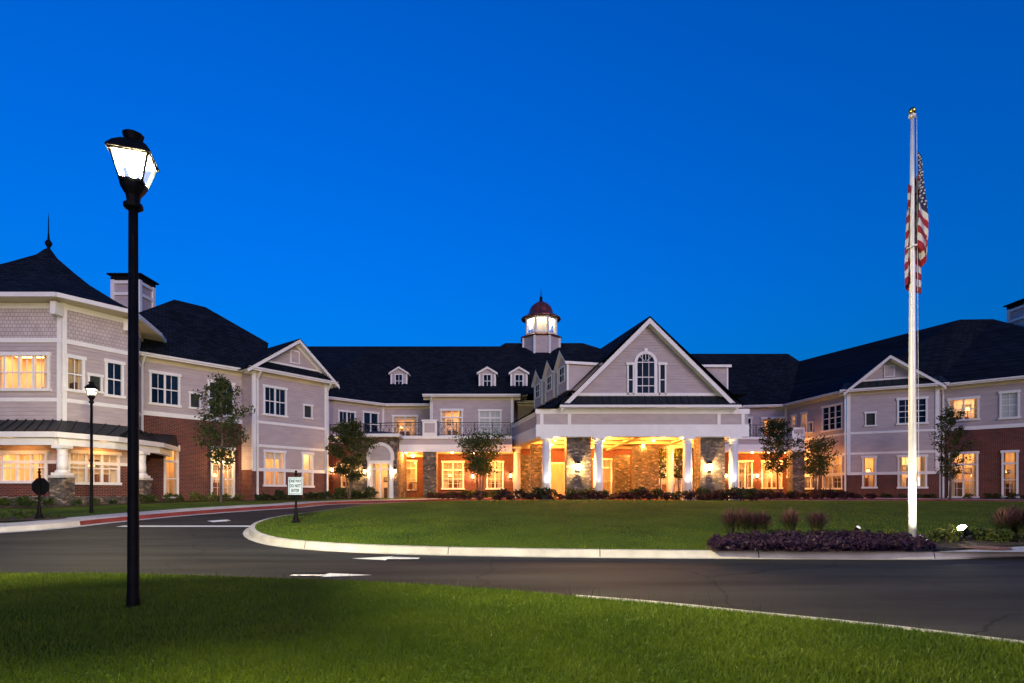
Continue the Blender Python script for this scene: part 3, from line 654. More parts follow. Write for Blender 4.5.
# --- right of the portico
w8 = W(pt(736, 48), pt(787, 47.3)); w9 = W(pt(787, 47.2), pt(846, 40.9)); w10 = W(pt(847, 40.7), pt(939, 38.35)); w11 = W(pt(936, 38.9), pt(1060, 34.9))
h = [window(w8, (743, 417.5, 752, 438), 1, grid=(2, 2)), window(w8, (761, 417.5, 784, 438), 2, True, grid=(2, 2), blind=.1), window(w8, (737.5, 461, 752.5, 488.5), 2, True, grid=(2, 2)), window(w8, (761.5, 461, 782, 488.5), 2, True, grid=(2, 2), transom=.5)]
wall(w8, 0, w8.L, G0, 5.1, 'brick', h); wall(w8, 0, w8.L, 5.1, EZ, 'siding', h); eave(w8, -.3, w8.L, EZ); corner(w8, w8.L-.1, 5.1, EZ-.1)
h = [window(w9, (792, 415, 797, 426), 1, True, grid=(1, 1), depth=1.2), window(w9, (801.5, 412.5, 808, 433), 1, True, grid=(1, 1), depth=1.2, dim=2), window(w9, (809.5, 422, 813.5, 432.5), 1, grid=(1, 1), sashes=1, trim=.07, pane='vent'), window(w9, (822.5, 405, 843, 430.5), 3, grid=(1, 2)),
     window(w9, (803.5, 459, 819, 489), 2, True, grid=(2, 2), depth=1.2), window(w9, (823, 456, 843, 489), 2, True, grid=(2, 2), depth=1.2, transom=.5)]
wall(w9, 0, w9.L, G0, 2.55, 'brick', h); wall(w9, 0, w9.L, 2.55, EZ, 'siding', h); eave(w9, 0, w9.L-.1, EZ)
for z in (5.5, 4.02): belt(w9, 0, w9.L, z, .16)
belt(w9, 0, w9.L, 2.57, .2)
h = [window(w10, (865, 412.5, 876, 426), 1, grid=(1, 1), sashes=1, trim=.07, pane='vent'), window(w10, (897, 398, 927.5, 424), 2, grid=(2, 2), pane='dark_glass'), window(w10, (862, 456.5, 876.5, 488), 1, True, grid=(2, 1)), window(w10, (897.5, 455.5, 927, 488), 2, True, grid=(2, 1))]
wall(w10, 0, w10.L, G0, 2.55, 'brick', h); wall(w10, 0, w10.L, 2.55, EZ, 'siding', h); eave(w10, -.5, w10.L+.45, EZ)
for z in (5.5, 4.02): belt(w10, 0, w10.L, z, .16)
belt(w10, 0, w10.L, 2.57, .2); corner(w10, .1, 2.6, EZ-.1, .22); corner(w10, w10.L-.1, 2.6, EZ-.1, .22); downspout(w10, -.12, G0+.15, EZ-.05)
wq = W(w10.w(w10.L)[:2], w11.w(.6, 2)[:2]); wall(wq, 0, wq.L, G0, EZ, 'siding')
gable(w10, .1, w10.L-.1, EZ+.15, w10.L*.475, 10.8, 6.5); pent(w10, -.4, w10.L+.4, EZ+.10, EZ+.62, .58, 'metal_roof'); belt(w10, .95, w10.L-1.0, EZ+.68, .12)
h = [window(w11, (948, 398, 979.5, 420.5), 2, True, grid=(2, 2), depth=1.5), window(w11, (999.5, 391.5, 1020, 418.5), 1, grid=(2, 2), pane='blind_glass'), window(w11, (948.5, 452.5, 978.5, 497.5), 2, True, grid=(2, 2), transom=.7), window(w11, (1001.5, 451, 1018.5, 497.5), 1, True, grid=(2, 2), transom=.7),
     window(w11, (1040, 388, 1056, 417), 2, grid=(2, 2))]
w11e = w11.L
wall(w11, 0, w11e, G0, 5.5, 'brick', h); wall(w11, 0, w11e, 5.5, EZ, 'siding', h); belt(w11, 0, w11e, 5.53, .24); eave(w11, .2, w11e, EZ); downspout(w11, w11.s(943.5), G0+.15, EZ-.05)
V, RR = (27.2, 53, 13.7), (*pt(960, 43.4), zz(319.5, 43.4))
e8a, e8b = w8.w(-1, -.5, EZ+.06), w8.w(w8.L, -.5, EZ+.06); e9b = w9.w(w9.L, -.55, EZ+.06); e11a, e11b = w11.w(0, -.55, EZ+.06), w11.w(w11e+4, -.55, EZ+.06)
RR4 = (*pt(993, 43.4), zz(319, 43.4))
roof([(e8b, e9b, RR, V), (e9b, e11a, RR), (e11a, e11b, RR4, RR), (V, RR, (40, 54, 9)), (RR, RR4, (46, 50, 9), (40, 54, 9)), (RR4, e11b, (46, 50, 9))])
# --- centre roofs
cz = 15.1; rl, rr_ = pt(296, 53), pt(508, 53)
e4a, e4b, e5b = w4.w(-1.5, -.5, EZ+.06), w4.w(w4.L, -.5, EZ+.06), w5.w(w5.L+7, -.5, EZ+.06)
roof([(e4b, e5b, (*rr_, cz), (*pt(372, 53), cz)), (e4a, e4b, (*pt(372, 53), cz), (*rl, cz)), ((*rl, cz), (*rr_, cz), (rr_[0], 60, EZ), (rl[0], 60, EZ))])
c1, c2 = (-.6, 50, 14.6), (6.3, 50, 14.6)
roof([((-6.95, 42.45, EC+.06), (17.9, 42.45, EC+.06), c2, c1), ((-6.95, 42.45, EC+.06), c1, (-6.95, 57.5, EC)), (c2, (17.9, 42.45, EC+.06), (17.9, 57.5, EC)), (c1, c2, (17.9, 57.5, EC), (-6.95, 57.5, EC))])
q1, q2 = pt(610, 53), pt(788, 53)
roof([(e8a, e8b, (*q2, 14.4), (*pt(735, 53), 14.4)), ((*pt(735, 53), 14.4), (*q1, 14.4), (11, 46.6, EZ+.06), e8a), ((*q1, 14.4), (*q2, 14.4), (27, 60, EZ), (9, 60, EZ)), (e8b, V, (*q2, 14.4))])
# --- dormers
def dormer(w, s0, s1, z0, ze, za, depth, win, name='dormer'):
    mb = MB(); mb.box(s0, s1, 0, depth, z0, ze); sm = (s0+s1)/2
    mb.quad((s0, 0, ze), (s1, 0, ze), (sm, 0, za)); do = mb.build(name, M['siding'], B, w.mtx)
    tr = MB(); ov = .16
    sl = (za-ze)/(sm-s0)
    for (a, b) in ((s0-ov, sm), (s1+ov, sm)):
        za_ = ze-sl*ov
        tr.quad((a, -.2, za_), (b, -.2, za+.0), (b, -.2, za+.16), (a, -.2, za_+.16)); tr.quad((a, -.2, za_), (b, -.2, za), (b, 0, za), (a, 0, za_)); tr.quad((a, -.2, za_), (a, depth, za_), (a, depth, za_+.16), (a, -.2, za_+.16))
    tr.box(s0-.03, s0+.1, -.04, .06, z0, ze); tr.box(s1-.1, s1+.03, -.04, .06, z0, ze); tr.build('dormer_trim', M['trim'], do)
    rf = MB()
    for (a, b) in ((s0-ov, sm), (s1+ov, sm)):
        za_ = ze-sl*ov; rf.quad((a, -.22, za_+.165), (b, -.22, za+.165), (b, depth+.8, za+.165), (a, depth+.8, za_+.165))
    rf.build('dormer_roof', M['shingle'], do)
    x0, x1, y0, y1 = win; fr = MB(); t = .09
    fr.box(x0, x0+t, -.07, .0, y0, y1); fr.box(x1-t, x1, -.07, .0, y0, y1); fr.box(x0+t, x1-t, -.07, 0, y1-t, y1); fr.box(x0+t, x1-t, -.07, 0, y0, y0+t)
    m_ = (y0+y1)/2; fr.box(x0+t, x1-t, -.055, 0, m_-.025, m_+.025); xm = (x0+x1)/2; fr.box(xm-.02, xm+.02, -.05, 0, y0+t, m_-.025); fr.box(xm-.02, xm+.02, -.05, 0, m_+.025, y1-t)
    fr.build('window', M['trim'], do); MB().quad((x0+t, -.03, y0+t), (x1-t, -.03, y0+t), (x1-t, -.03, y1-t), (x0+t, -.03, y1-t)).build('pane', M['dark_glass'], do)
def front_dormer(px, pyb, pye, pya, d, half):
    x, _ = pt(px, d); w = W((x-half, d), (x+half, d)); L = 2*half; zb, ze, za = zz(pyb, d), zz(pye-2.2, d), zz(pya-1.8, d)
    dormer(w, 0, L, zb-.3, ze, za, 2.2, (L/2-.36, L/2+.36, zb+.28, ze-.01))
front_dormer(399, 391.5, 376, 370.5, 48.7, .70); front_dormer(487.3, 392, 376, 370.8, 43.55, .64); front_dormer(519, 392, 376, 370.8, 43.55, .64)

# --- portico (covered carriage entrance)
A, Bc, Cc, Dc = Vector((1.75, 33.75)), Vector((13.98, 33.75)), Vector((-.1, 41.6)), Vector((14.6, 42.4))
fr_w = W(A, Bc)
def ring(z0, z1, t, mat, name):
    mb = MB(); ext = t/2
    mb.beam((A.x-ext, A.y+.3), (Bc.x+ext, Bc.y+.3), t, z0, z1)
    d = (Cc-A).normalized(); n = Vector((d.y, -d.x))*.3
    mb.beam((A.x+n.x+d.x*(.3+t*.5+.004), A.y+n.y+d.y*(.3+t*.5+.004)), (Cc.x+n.x, Cc.y+n.y), t, z0, z1); d2 = (Dc-Bc).normalized(); n2 = Vector((-d2.y, d2.x))*.3
    mb.beam((Bc.x+n2.x+d2.x*(.3+t*.5+.004), Bc.y+n2.y+d2.y*(.3+t*.5+.004)), (Dc.x+n2.x, Dc.y+n2.y), t, z0, z1); return mb.build(name, M[mat], B)
ring(4.55, 5.28, .62, 'trim', 'entablature'); ring(5.28, 5.92, .54, 'siding', 'entablature_panel'); ring(5.92, 6.22, .66, 'trim', 'entablature_cornice')
for px in (541.8, 569.5, 719, 743): s = fr_w.s(px); MB().box(s-.1, s+.1, -.012, .05, 5.28, 5.92).build('panel_trim', M['trim'], B, fr_w.mtx)
mb = MB(); mb.quad((A.x, 34.0, 4.80), (Bc.x, 34.0, 4.80), (Dc.x, 46, 4.80), (Cc.x, 46, 4.80)); 
for y in (36.5, 39.5, 42.5): mb.box(1.2, 14.2, y-.2, y+.2, 4.62, 4.795)
for x in (4.5, 7.9, 11.3): mb.box(x-.2, x+.2, 34.4, 45.9, 4.64, 4.79)
mb.build('portico_ceiling', M['ceiling'], B)
gw = W((2.55, 33.75), (13.25, 33.75)); gs0 = gw.s(561); gs1 = gw.s(735)
ga = gw.s(648); gz = zz(395.5, 33.75)
# gable face, rakes and pent strip
ol, orr, zl, zr = gable(gw, gs0+.1, gs1-.1, 6.42, ga, 11.55, .9, over=.45, rake=.34, vent=False, side=.12)
pent(gw, gw.s(559), gw.s(737), 6.36, gz-.02, .62); MB().box(gw.s(559), gw.s(737), -.70, .3, 6.22, 6.358).build('pent_fascia', M['trim'], B, gw.mtx); belt(gw, gw.s(572), gw.s(726), gz+.06, .16)
ax, ay, az = gw.w(ga, -.5, 11.6); ev = Vector((-1.85, 7.85)).normalized()
def al(p, t): return (p[0]+ev.x*t, p[1]+ev.y*t, p[2])
le = (gw.w(gs0-.35, -.5)[0], ay, 6.38); re = (gw.w(gs1+.35, -.5)[0], ay, 6.38)
le = (le[0]-.05, ay, 6.30)
pr = MB(); pr.quad(le, (ax, ay, az+.07), al((ax, ay, az+.07), 15), al(le, 8.6)); pr.quad((ax, ay, az+.07), re, (re[0]+.6, ay+9, 6.38)); pr.quad((ax, ay, az+.07), (re[0]+.6, ay+9, 6.38), al((ax, ay, az+.07), 15))
pr.build('roof', M['shingle'], B)
# low hipped skirt between the portico beam and the left roof slope
sk = MB(); b0 = (A.x-.15, A.y-.25, 6.24); b1 = (Cc.x-.15, Cc.y, 6.24); sk.quad(b1, b0, (le[0]+.1, ay+.3, 6.55), al((le[0]+.1, ay+.3, 6.55), 8)); sk.quad(b0, (le[0], ay-.1, 6.24), (le[0]+.1, ay+.3, 6.55)); sk.build('pent_roof', M['shingle'], B)
# arched gable window
cxs = gw.s(645.5); zs_, zt_ = zz(394.5, 33.7), zz(352.5, 33.7); rw = .58
def arched(w, cx, z0, z1, rw, fw, y0, y1, mat, nm, parent=None, inner=True, full=True):
    zc_ = z1-rw; mb = MB(); n = 20
    arc = lambda r: [(cx+r*math.cos(math.pi*k/n), zc_+r*math.sin(math.pi*k/n)) for k in range(n+1)]
    o_, i_ = arc(rw), arc(rw-fw)
    o_ = [(cx+rw, z0)]+o_+[(cx-rw, z0)]; i_ = [(cx+rw-fw, z0)]+i_+[(cx-rw+fw, z0)]
    for k in range(len(o_)-1):
        mb.quad((o_[k][0], y0, o_[k][1]), (i_[k][0], y0, i_[k][1]), (i_[k+1][0], y0, i_[k+1][1]), (o_[k+1][0], y0, o_[k+1][1]))
        mb.quad((o_[k][0], y0, o_[k][1]), (o_[k+1][0], y0, o_[k+1][1]), (o_[k+1][0], y1, o_[k+1][1]), (o_[k][0], y1, o_[k][1]))
        mb.quad((i_[k][0], y0, i_[k][1]), (i_[k][0], y1, i_[k][1]), (i_[k+1][0], y1, i_[k+1][1]), (i_[k+1][0], y0, i_[k+1][1]))
    return mb, i_
mb, inn = arched(gw, cxs, zs_, zt_+.08, rw+.1, .17, -.10, 0, None, None)
mb.box(cxs-.10, cxs+.10, -.13, -.02, zt_-.02, zt_+.24)
mb.box(cxs-rw+.05, cxs+rw-.05, -.06, 0, zs_+.5, zs_+.55); mb.box(cxs-rw+.05, cxs+rw-.05, -.06, 0, zs_+1.02, zs_+1.07); mb.box(cxs-rw+.05, cxs+rw-.05, -.06, 0, zt_-rw-.03, zt_-rw+.02)
for dx in (-.19, .19): mb.box(cxs+dx-.016, cxs+dx+.016, -.055, 0, zs_+.1, zt_-.12)
for an in (45, 90, 135):
    c, s_ = math.cos(rad(an)), math.sin(rad(an)); mb.bar((cxs+.1*c, -.04, zt_-rw+.1*s_), (cxs+(rw-.08)*c, -.04, zt_-rw+(rw-.08)*s_), .03, .03)
mb.box(cxs-rw, cxs+rw, -.09, 0, zs_, zs_+.09)
wo = mb.build('window', M['trim'], B, gw.mtx); g = MB(); g.quad(*[(p[0], -.045, p[1]) for p in inn]); g.build('pane', M['dark_glass'], wo)
for (pa, pb) in ((627, 634), (658.5, 666)):
    s0, s1 = gw.s(pa), gw.s(pb); z0, z1 = zs_, zz(365, 33.7)
    fr = MB(); fr.box(s0, s0+.09, -.09, 0, z0, z1); fr.box(s1-.09, s1, -.09, 0, z0, z1); fr.box(s0-.06, s1+.06, -.12, 0, z1, z1+.14); fr.box(s0, s1, -.09, 0, z0, z0+.09); fr.box(s0+.09, s1-.09, -.06, 0, (z0+z1)/2-.03, (z0+z1)/2+.03)
    wo = fr.build('window', M['trim'], B, gw.mtx); MB().quad((s0+.09, -.045, z0+.09), (s1-.09, -.045, z0+.09), (s1-.09, -.045, z1), (s0+.09, -.045, z1)).build('pane', M['dark_glass'], wo)
# side dormers on the portico roof
for t in (.12, .45, .8):
    c = A + (Cc-A)*t + Vector((1.6, 0)); dvec = (A-Cc).normalized()
    w = W(c - dvec*.95, c + dvec*.95); dormer(w, 0, 1.9, 7.35, 9.05, 9.85, 2.6, (.42, 1.48, 7.95, 8.98))
for y in (35.6, 38.6): w = W((13.35, y-.9), (13.35, y+.9)); dormer(w, 0, 1.8, 7.0, 9.05, 9.8, 3.0, (.4, 1.4, 7.9, 8.95))
# columns and stone piers
def column(x, y, z0, z1, r=.28):
    c = MB(); c.lathe([(r*1.0, z0+.22), (r*1.0, z0+(z1-z0)*.35), (r*.88, z1-.32)], 24, x, y); co = c.build('column', M['trim'], B, smooth=True)
    b = MB(); b.box(x-r*1.35, x+r*1.35, y-r*1.35, y+r*1.35, z0, z0+.12); b.lathe([(r*1.28, z0+.12), (r*1.3, z0+.17), (r*1.05, z0+.235)], 24, x, y); b.build('column_base', M['trim'], co)
    k = MB(); k.lathe([(r*.98, z1-.42), (r*.98, z1-.38), (r*.9, z1-.33), (r*.95, z1-.22), (r*1.2, z1-.13)], 24, x, y); k.box(x-r*1.3, x+r*1.3, y-r*1.3, y+r*1.3, z1-.13, z1); k.build('capital', M['trim'], co); return co
def pier(x, y, wx, wy, z0, z1):
    p = MB(); p.box(x-wx/2, x+wx/2, y-wy/2, y+wy/2, z0, z1); return p.build('stone_pier', M['stone'], B)
CB = 4.55
for px in (546.5, 598.5, 687.5, 733.5): column(*pt(px, 34.05), .72, CB-.002)
column(*pt(517, 41.2), .72, CB, .26); column(*pt(670, 41.2), .72, CB, .26)
for px in (577.5, 709): x, y = pt(px, 35.0); pier(x, y, 1.5, 1.3, .66, CB+.1)
x, y = pt(538, 40.6); pier(x, y, 1.1, 1.3, .66, CB+.1)
x, y = pt(525, 44.6); pier(x, y, 1.0, 1.2, .66, 4.2)
x, y = pt(621.5, 45.0); pier(x, y, 1.2, .9, .66, 4.2)
x, y = pt(645, 41.6); pier(x, y, 1.75, 1.2, .66, CB+.1)
# --- front porch with balcony over it
pw = W(pt(396, 39.0), (0.0, 39.0)); z0_, z1_ = zz(452, 39), zz(436, 39)
mb = MB(); mb.box(0, pw.L, 0, .35, z0_, z0_+.52); mb.build('porch_beam', M['trim'], B, pw.mtx); mb = MB(); mb.box(0, pw.L, .03, .35, z0_+.52, z1_-.2); mb.build('porch_beam_panel', M['siding'], B, pw.mtx)
mb = MB(); mb.box(-.05, pw.L, -.1, .4, z1_-.2, z1_); mb.build('porch_cornice', M['trim'], B, pw.mtx)
mb = MB(); mb.prism([pw.w(0, .352)[:2], pw.w(pw.L, .352)[:2], (0, 42.98), (-6.2, 42.98), (-6.2, 46.98), (-10.3, 46.98)], z1_-.3, z1_-.05); mb.build('balcony_deck', M['paver'], B)
mb = MB(); mb.prism([pw.w(0, .352)[:2], pw.w(pw.L, .352)[:2], (0.1, 42.97), (-6.25, 42.97), (-6.25, 46.97), (-10.3, 46.97)], z0_+.12, z0_+.2); mb.build('porch_ceiling', M['ceiling'], B)
x, y = pt(430.5, 39.25); pier(x, y, .92, .8, .66, z0_)
mb = MB(); mb.box(x-.5, x+.5, 38.86, 39.7, z1_, zz(421.5, 39)); mb.box(x-.56, x+.56, 38.8, 39.76, zz(421.5, 39), zz(420, 39)); mb.build('balcony_pedestal', M['trim'], B); MB().box(x-.36, x+.36, 38.845, 38.87, z1_+.22, zz(423.5, 39)).build('pedestal_panel', M['siding'], B)
def railing(p0, p1, z0, hgt=.95):
    a, b = Vector(p0), Vector(p1); L = (b-a).length; u = (b-a).normalized(); n = max(1, round(L/1.3)); mb = MB()
    P = lambda s, z: (a.x+u.x*s, a.y+u.y*s, z0+z)
    mb.bar(P(0, hgt), P(L, hgt), .06, .05); mb.bar(P(0, .1), P(L, .1), .04); mb.bar(P(0, hgt-.16), P(L, hgt-.16), .03)
    for i in range(n+1): mb.bar(P(L*i/n, 0), P(L*i/n, hgt+.04), .05)
    for i in range(n):
        s0, s1 = L*i/n, L*(i+1)/n; k = 3
        for j in range(k):
            q0, q1 = s0+(s1-s0)*j/k, s0+(s1-s0)*(j+1)/k; mb.bar(P(q0, .1), P(q1, hgt-.16), .022); mb.bar(P(q1, .1), P(q0, hgt-.16), .022)
            mb.bar(P((q0+q1)/2, .1), P((q0+q1)/2, hgt-.16), .018)
    return mb.build('railing', M['rail'], B)
railing((x+.56, 39.15), (-.1, 39.15), z1_); railing(pt(398, 39.2), (x-.56, 39.15), z1_); railing(pt(330, 40.4), pt(398, 39.2), z1_)
# entrance vestibule with arch
vw = W(pt(350, 38.15), pt(397, 38.0)); vz = zz(437.5, 38)
c0, c1_ = vw.s(368), vw.s(393.5); vz0 = .74
wall(vw, 0, c0, G0, vz, 'stone'); wall(vw, c1_, vw.L, G0, vz, 'stone'); zt2 = vw.z(380.5, 443.3); cxv = (c0+c1_)/2; rv = (c1_-c0)/2
wall(vw, c0, c1_, zt2-rv, vz, 'stone')
mb, inn = arched(vw, cxv, zt2-rv-.3, zt2+.05, rv+.06, .22, -.16, .0, None, None); mb.build('arch_trim', M['trim'], B, vw.mtx)
g = MB(); g.quad(*[(p[0], -.05, p[1]) for p in inn]); g.build('arch_panel', M['siding'], B, vw.mtx)
zd = vw.z(380.5, 463)
mb = MB(); mb.box(c0, c1_, -.14, .1, zd, zt2-rv-.3); mb.box(c0, c0+.22, -.14, .1, vz0, zd); mb.box(c1_-.22, c1_, -.14, .1, vz0, zd); mb.build('door_surround', M['trim'], B, vw.mtx)
d0, d1 = c0+.22, c1_-.22; hz = window(vw, (d0, vz0, d1, zd), 2, True, grid=(1, 1), px=False, sashes=1, transom=.35, depth=2.2, trim=.07)
vs = W(vw.w(vw.L)[:2], (vw.w(vw.L)[0]-.2, 42.5)); wall(vs, 0, vs.L, G0, vz, 'stone'); vl = W((vw.w(0)[0]-.6, 43.5), vw.w(0)[:2]); wall(vl, 0, vl.L, G0, vz, 'stone')
ed = MB(); f0, f1 = vw.w(-.9, -.7)[:2], vw.w(vw.L+.35, -.7)[:2]; bk0, bk1 = (f0[0]-.6, 43.5), (f1[0]-.2, 43.0)
ed.prism([f0, f1, bk1, bk0], vz, vz+.2); ed.build('eave', M['trim'], B)
rg0, rg1 = vw.w(vw.L*.4, 3.0, vz+.78), vw.w(vw.L*.6, 4.6, vz+.78)
F0, F1, K0, K1 = (*f0, vz+.205), (*f1, vz+.205), (*bk0, vz+.205), (*bk1, vz+.205)
roof([(F0, F1, rg0), (F1, K1, rg1, rg0), (K1, K0, rg1), (K0, F0, rg0, rg1)], 'pent_roof', 'metal_roof')
# --- right porch
pr_ = W((14.6, 44.2), pt(792, 44.2)); z0r, z1r = zz(452, 44.2), zz(437, 44.2)
mb = MB(); mb.box(0, pr_.L, 0, .35, z0r, z0r+.6); mb.build('porch_beam', M['trim'], B, pr_.mtx); mb = MB(); mb.box(0, pr_.L, .03, .35, z0r+.6, z1r-.2); mb.build('porch_beam_panel', M['siding'], B, pr_.mtx); mb = MB(); mb.box(0, pr_.L, -.08, .4, z1r-.2, z1r); mb.build('porch_cornice', M['trim'], B, pr_.mtx)
e_ = pr_.w(pr_.L, .352)[:2]
mb = MB(); mb.prism([(17.1, 44.56), e_, (22.9, 47.2), (17.4, 47.9)], z1r-.3, z1r-.05); mb.build('balcony_deck', M['paver'], B); mb = MB(); mb.prism([(16.0, 44.56), e_, (22.9, 47.2), (17.4, 47.9)], z0r+.12, z0r+.2); mb.build('porch_ceiling', M['ceiling'], B)
x, y = pt(796, 44.0); pier(x, y, .95, .8, .66, z0r); mb = MB(); mb.box(x-.5, x+.5, 43.6, 44.4, z0r, zz(428, 44)); mb.build('balcony_pedestal', M['trim'], B); MB().box(x-.36, x+.36, 43.58, 43.61, z1r+.2, zz(430, 44)).build('pedestal_panel', M['siding'], B)
railing((15.6, 44.25), (x-.56, 44.25), z1r)
# --- corner tower
TZ = 9.72
a0, a1, a2, a3 = (-28.0, 25.0), (-20.1, 25.0), (-18.62, 27.5), (-20.4, 31.0)
t1, t2, t3 = W(a0, a1), W(a1, a2), W(a2, a3)
h1 = [window(t1, (-12, 353.5, 50.5, 390.5), 4, True, grid=(2, 1), dim=1), window(t1, (-14, 452, 48, 482.5), 4, True, grid=(2, 1))]
h2 = [window(t2, (64.5, 356.5, 84.5, 391.5), 1, True, grid=(2, 1), depth=.9, dim=2), window(t2, (87.5, 375, 102, 392), 1, grid=(1, 1), pane='vent', sashes=1, trim=.07), window(t2, (104.5, 361.5, 123.5, 397), 1, grid=(2, 1)),
      window(t2, (67, 452, 119.5, 484), 3, True, grid=(2, 1), depth=.9)]
for w, h in ((t1, h1), (t2, h2), (t3, [])):
    wall(w, 0, w.L, .2, 2.45, 'brick', h); wall(w, 0, w.L, 2.45, 7.93, 'siding', h); wall(w, 0, w.L, 7.93, TZ, 'shake', h)
    belt(w, 0, w.L, 7.93, .2); belt(w, 0, w.L, 5.28, .17); belt(w, 0, w.L, TZ-.25, .26); belt(w, 0, w.L, 2.5, .14)
    corner(w, .09, 2.5, TZ-.1, .17); corner(w, w.L-.09, 2.5, TZ-.1, .17)
    MB().box(0, w.L, -.26, .0, .2, .98).build('stone_base', M['stone'], B, w.mtx)
ring_ = [(-29.2, 24.2), (-19.7, 24.2), (-17.95, 26.6), (-19.0, 30.3), (-20.6, 34.0), (-27.4, 34.0), (-30.0, 29.0)]
ap_ = (-24.0, 29.0); mb = MB(); prof = [(1, TZ+.05), (.8, TZ+.68), (.5, 11.45), (.22, 12.65), (.07, 13.35), (.02, 13.75)]
for (ra, za), (rb, zb) in zip(prof, prof[1:]):
    for i in range(len(ring_)):
        p, q = ring_[i], ring_[(i+1) % len(ring_)]; L = lambda v, r: (ap_[0]+(v[0]-ap_[0])*r, ap_[1]+(v[1]-ap_[1])*r)
        mb.quad((*L(p, ra), za), (*L(q, ra), za), (*L(q, rb), zb), (*L(p, rb), zb))
mb.build('tower_roof', M['shingle'], B)
mb = MB(); mb.prism(ring_, TZ-.10, TZ+.04, mi=1)
for i in range(len(ring_)): p, q = ring_[i], ring_[(i+1) % len(ring_)]; mb.beam(p, q, .12, TZ-.12, TZ+.07)
mb.build('eave', [M['trim'], M['soffit']], B)
for (x, y) in (a1, a2): MB().box(x-.12, x+.12, y-.5, y-.05, TZ-.75, TZ-.2).build('bracket', M['trim'], B)
MB().lathe([(.32, 13.2), (.12, 13.65), (.07, 13.85), (.15, 14.0), (.16, 14.1), (.06, 14.25), (.03, 14.6), (.02, 15.3), (.0, 15.7)], 12, *ap_).build('finial', M['black'], B)
# tower porch: pent roof, beam, columns on stone pedestals, low stone wall
inner_ = [a0, a1, a2, (-19.75, 30.2), w2.w(w2.s(176))[:2]]
outer_ = [(-28.5, 23.5), (-19.15, 23.5), (-18.05, 25.6), (-17.85, 28.6), w2.w(w2.s(178), -.15)[:2]]
zi, zo = 4.38, 3.66; mb = MB()
for i in range(4):
    p, q, r, s = outer_[i], outer_[i+1], inner_[i+1], inner_[i]; mb.quad((*p, zo), (*q, zo), (*r, zi), (*s, zi)); n = max(1, int(math.dist(p, q)/.45))
    for k in range(n): t = k/n; mb.bar((p[0]+(q[0]-p[0])*t, p[1]+(q[1]-p[1])*t, zo+.02), (s[0]+(r[0]-s[0])*t, s[1]+(r[1]-s[1])*t, zi+.02), .035, .06)
mb.build('pent_roof', M['metal_roof'], B)
mb = MB()
for i in range(4): mb.beam(outer_[i], outer_[i+1], .14, zo-.2, zo+.03)
mb.build('eave', M['trim'], B)
inb = [(-28.2, 23.75), (-19.3, 23.75), (-18.3, 25.7), (-18.1, 28.5), (-18.9, 30.9)]
mb = MB()
for i in range(4): mb.beam(inb[i], inb[i+1], .3, zo-.52, zo-.21)
mb.build('porch_beam', M['trim'], B)
mb = MB()
for i in range(4): mb.quad((*outer_[i], zo-.18), (*inner_[i], zo-.18), (*inner_[i+1], zo-.18), (*outer_[i+1], zo-.18))
mb.build('porch_ceiling', M['trim'], B)
def pedestal_column(x, y):
    co = column(x, y, 1.86, zo-.52, .20); p = MB(); p.box(x-.30, x+.30, y-.30, y+.30, .1, 1.76); p.build('stone_pedestal', M['stone'], co); p = MB(); p.box(x-.345, x+.345, y-.345, y+.345, 1.76, 1.86); p.build('cap', M['concrete'], co)
for (x, y) in ((-19.15, 23.85), (-18.1, 27.35)): pedestal_column(x, y)
mb = MB(); mb.beam((-28.2, 23.8), (-19.6, 23.8), .35, .1, .93); mb.beam((-18.95, 24.3), (-18.3, 26.9), .35, .1, .93); mb.build('stone_wall', M['stone'], B)
# --- chimneys and cupola
def chimney(x0, x1, y0, y1, z0, z1, bands):
    mb = MB(); mb.box(x0, x1, y0, y1, z0, z1); c = mb.build('chimney', M['siding'], B)
    t = MB()
    for x in (x0, x1):
        for y in (y0, y1): t.box(x-.12, x+.12, y-.12, y+.12, z0, z1-.01)
    for z in bands: t.box(x0-.1, x1+.1, y0-.1, y1+.1, z-.1, z+.1)
    t.build('chimney_trim', M['trim'], c)
    k = MB(); k.box(x0-.12, x1+.12, y0-.12, y1+.12, z1, z1+.28); k.box(x0-.28, x1+.28, y0-.28, y1+.28, z1+.28, z1+.38)
    xm, ym = (x0+x1)/2, (y0+y1)/2; zc_ = z1+.38
    for i, (p, q) in enumerate((((x0-.28, y0-.28), (x1+.28, y0-.28)), ((x1+.28, y0-.28), (x1+.28, y1+.28)), ((x1+.28, y1+.28), (x0-.28, y1+.28)), ((x0-.28, y1+.28), (x0-.28, y0-.28)))): k.quad((*p, zc_), (*q, zc_), (xm, ym, zc_+.28))
    k.build('chimney_cap', M['black'], c)
ch = pt(113.5, 38); c2_ = pt(139.5, 38); chimney(ch[0], c2_[0], 38, 39.4, 10.5, zz(280, 38), (zz(281, 38)-.1, zz(294, 38)))
ch = pt(1027, 45); chimney(ch[0], ch[0]+2.6, 45, 46.6, 11, zz(303, 45), (zz(305, 45), zz(316, 45)))
cu = (pt(541, 50)[0], 50.0)
def octa(r0, z0, r1, z1, name, mat, parent=None, n=8): return MB().lathe([(r0, z0), (r1, z1)], n, cu[0], cu[1], rot=.5).build(name, M[mat], parent or B)
zb_ = zz(335.5, 48.5); base = octa(1.72, 12.2, 1.72, zb_, 'cupola', 'siding')
tr = MB()
for k in range(8):
    a = 2*math.pi*(k+.5)/8; tr.tube([(cu[0]+1.72*math.cos(a), cu[1]+1.72*math.sin(a), 12.2), (cu[0]+1.72*math.cos(a), cu[1]+1.72*math.sin(a), zb_)], [.12, .12], 6)
tr.build('cupola_trim', M['trim'], base)
MB().lathe([(1.8, zb_), (1.95, zb_+.08), (1.5, zb_+.32)], 8, *cu, rot=.5).build('cupola_skirt', M['copper'], base)
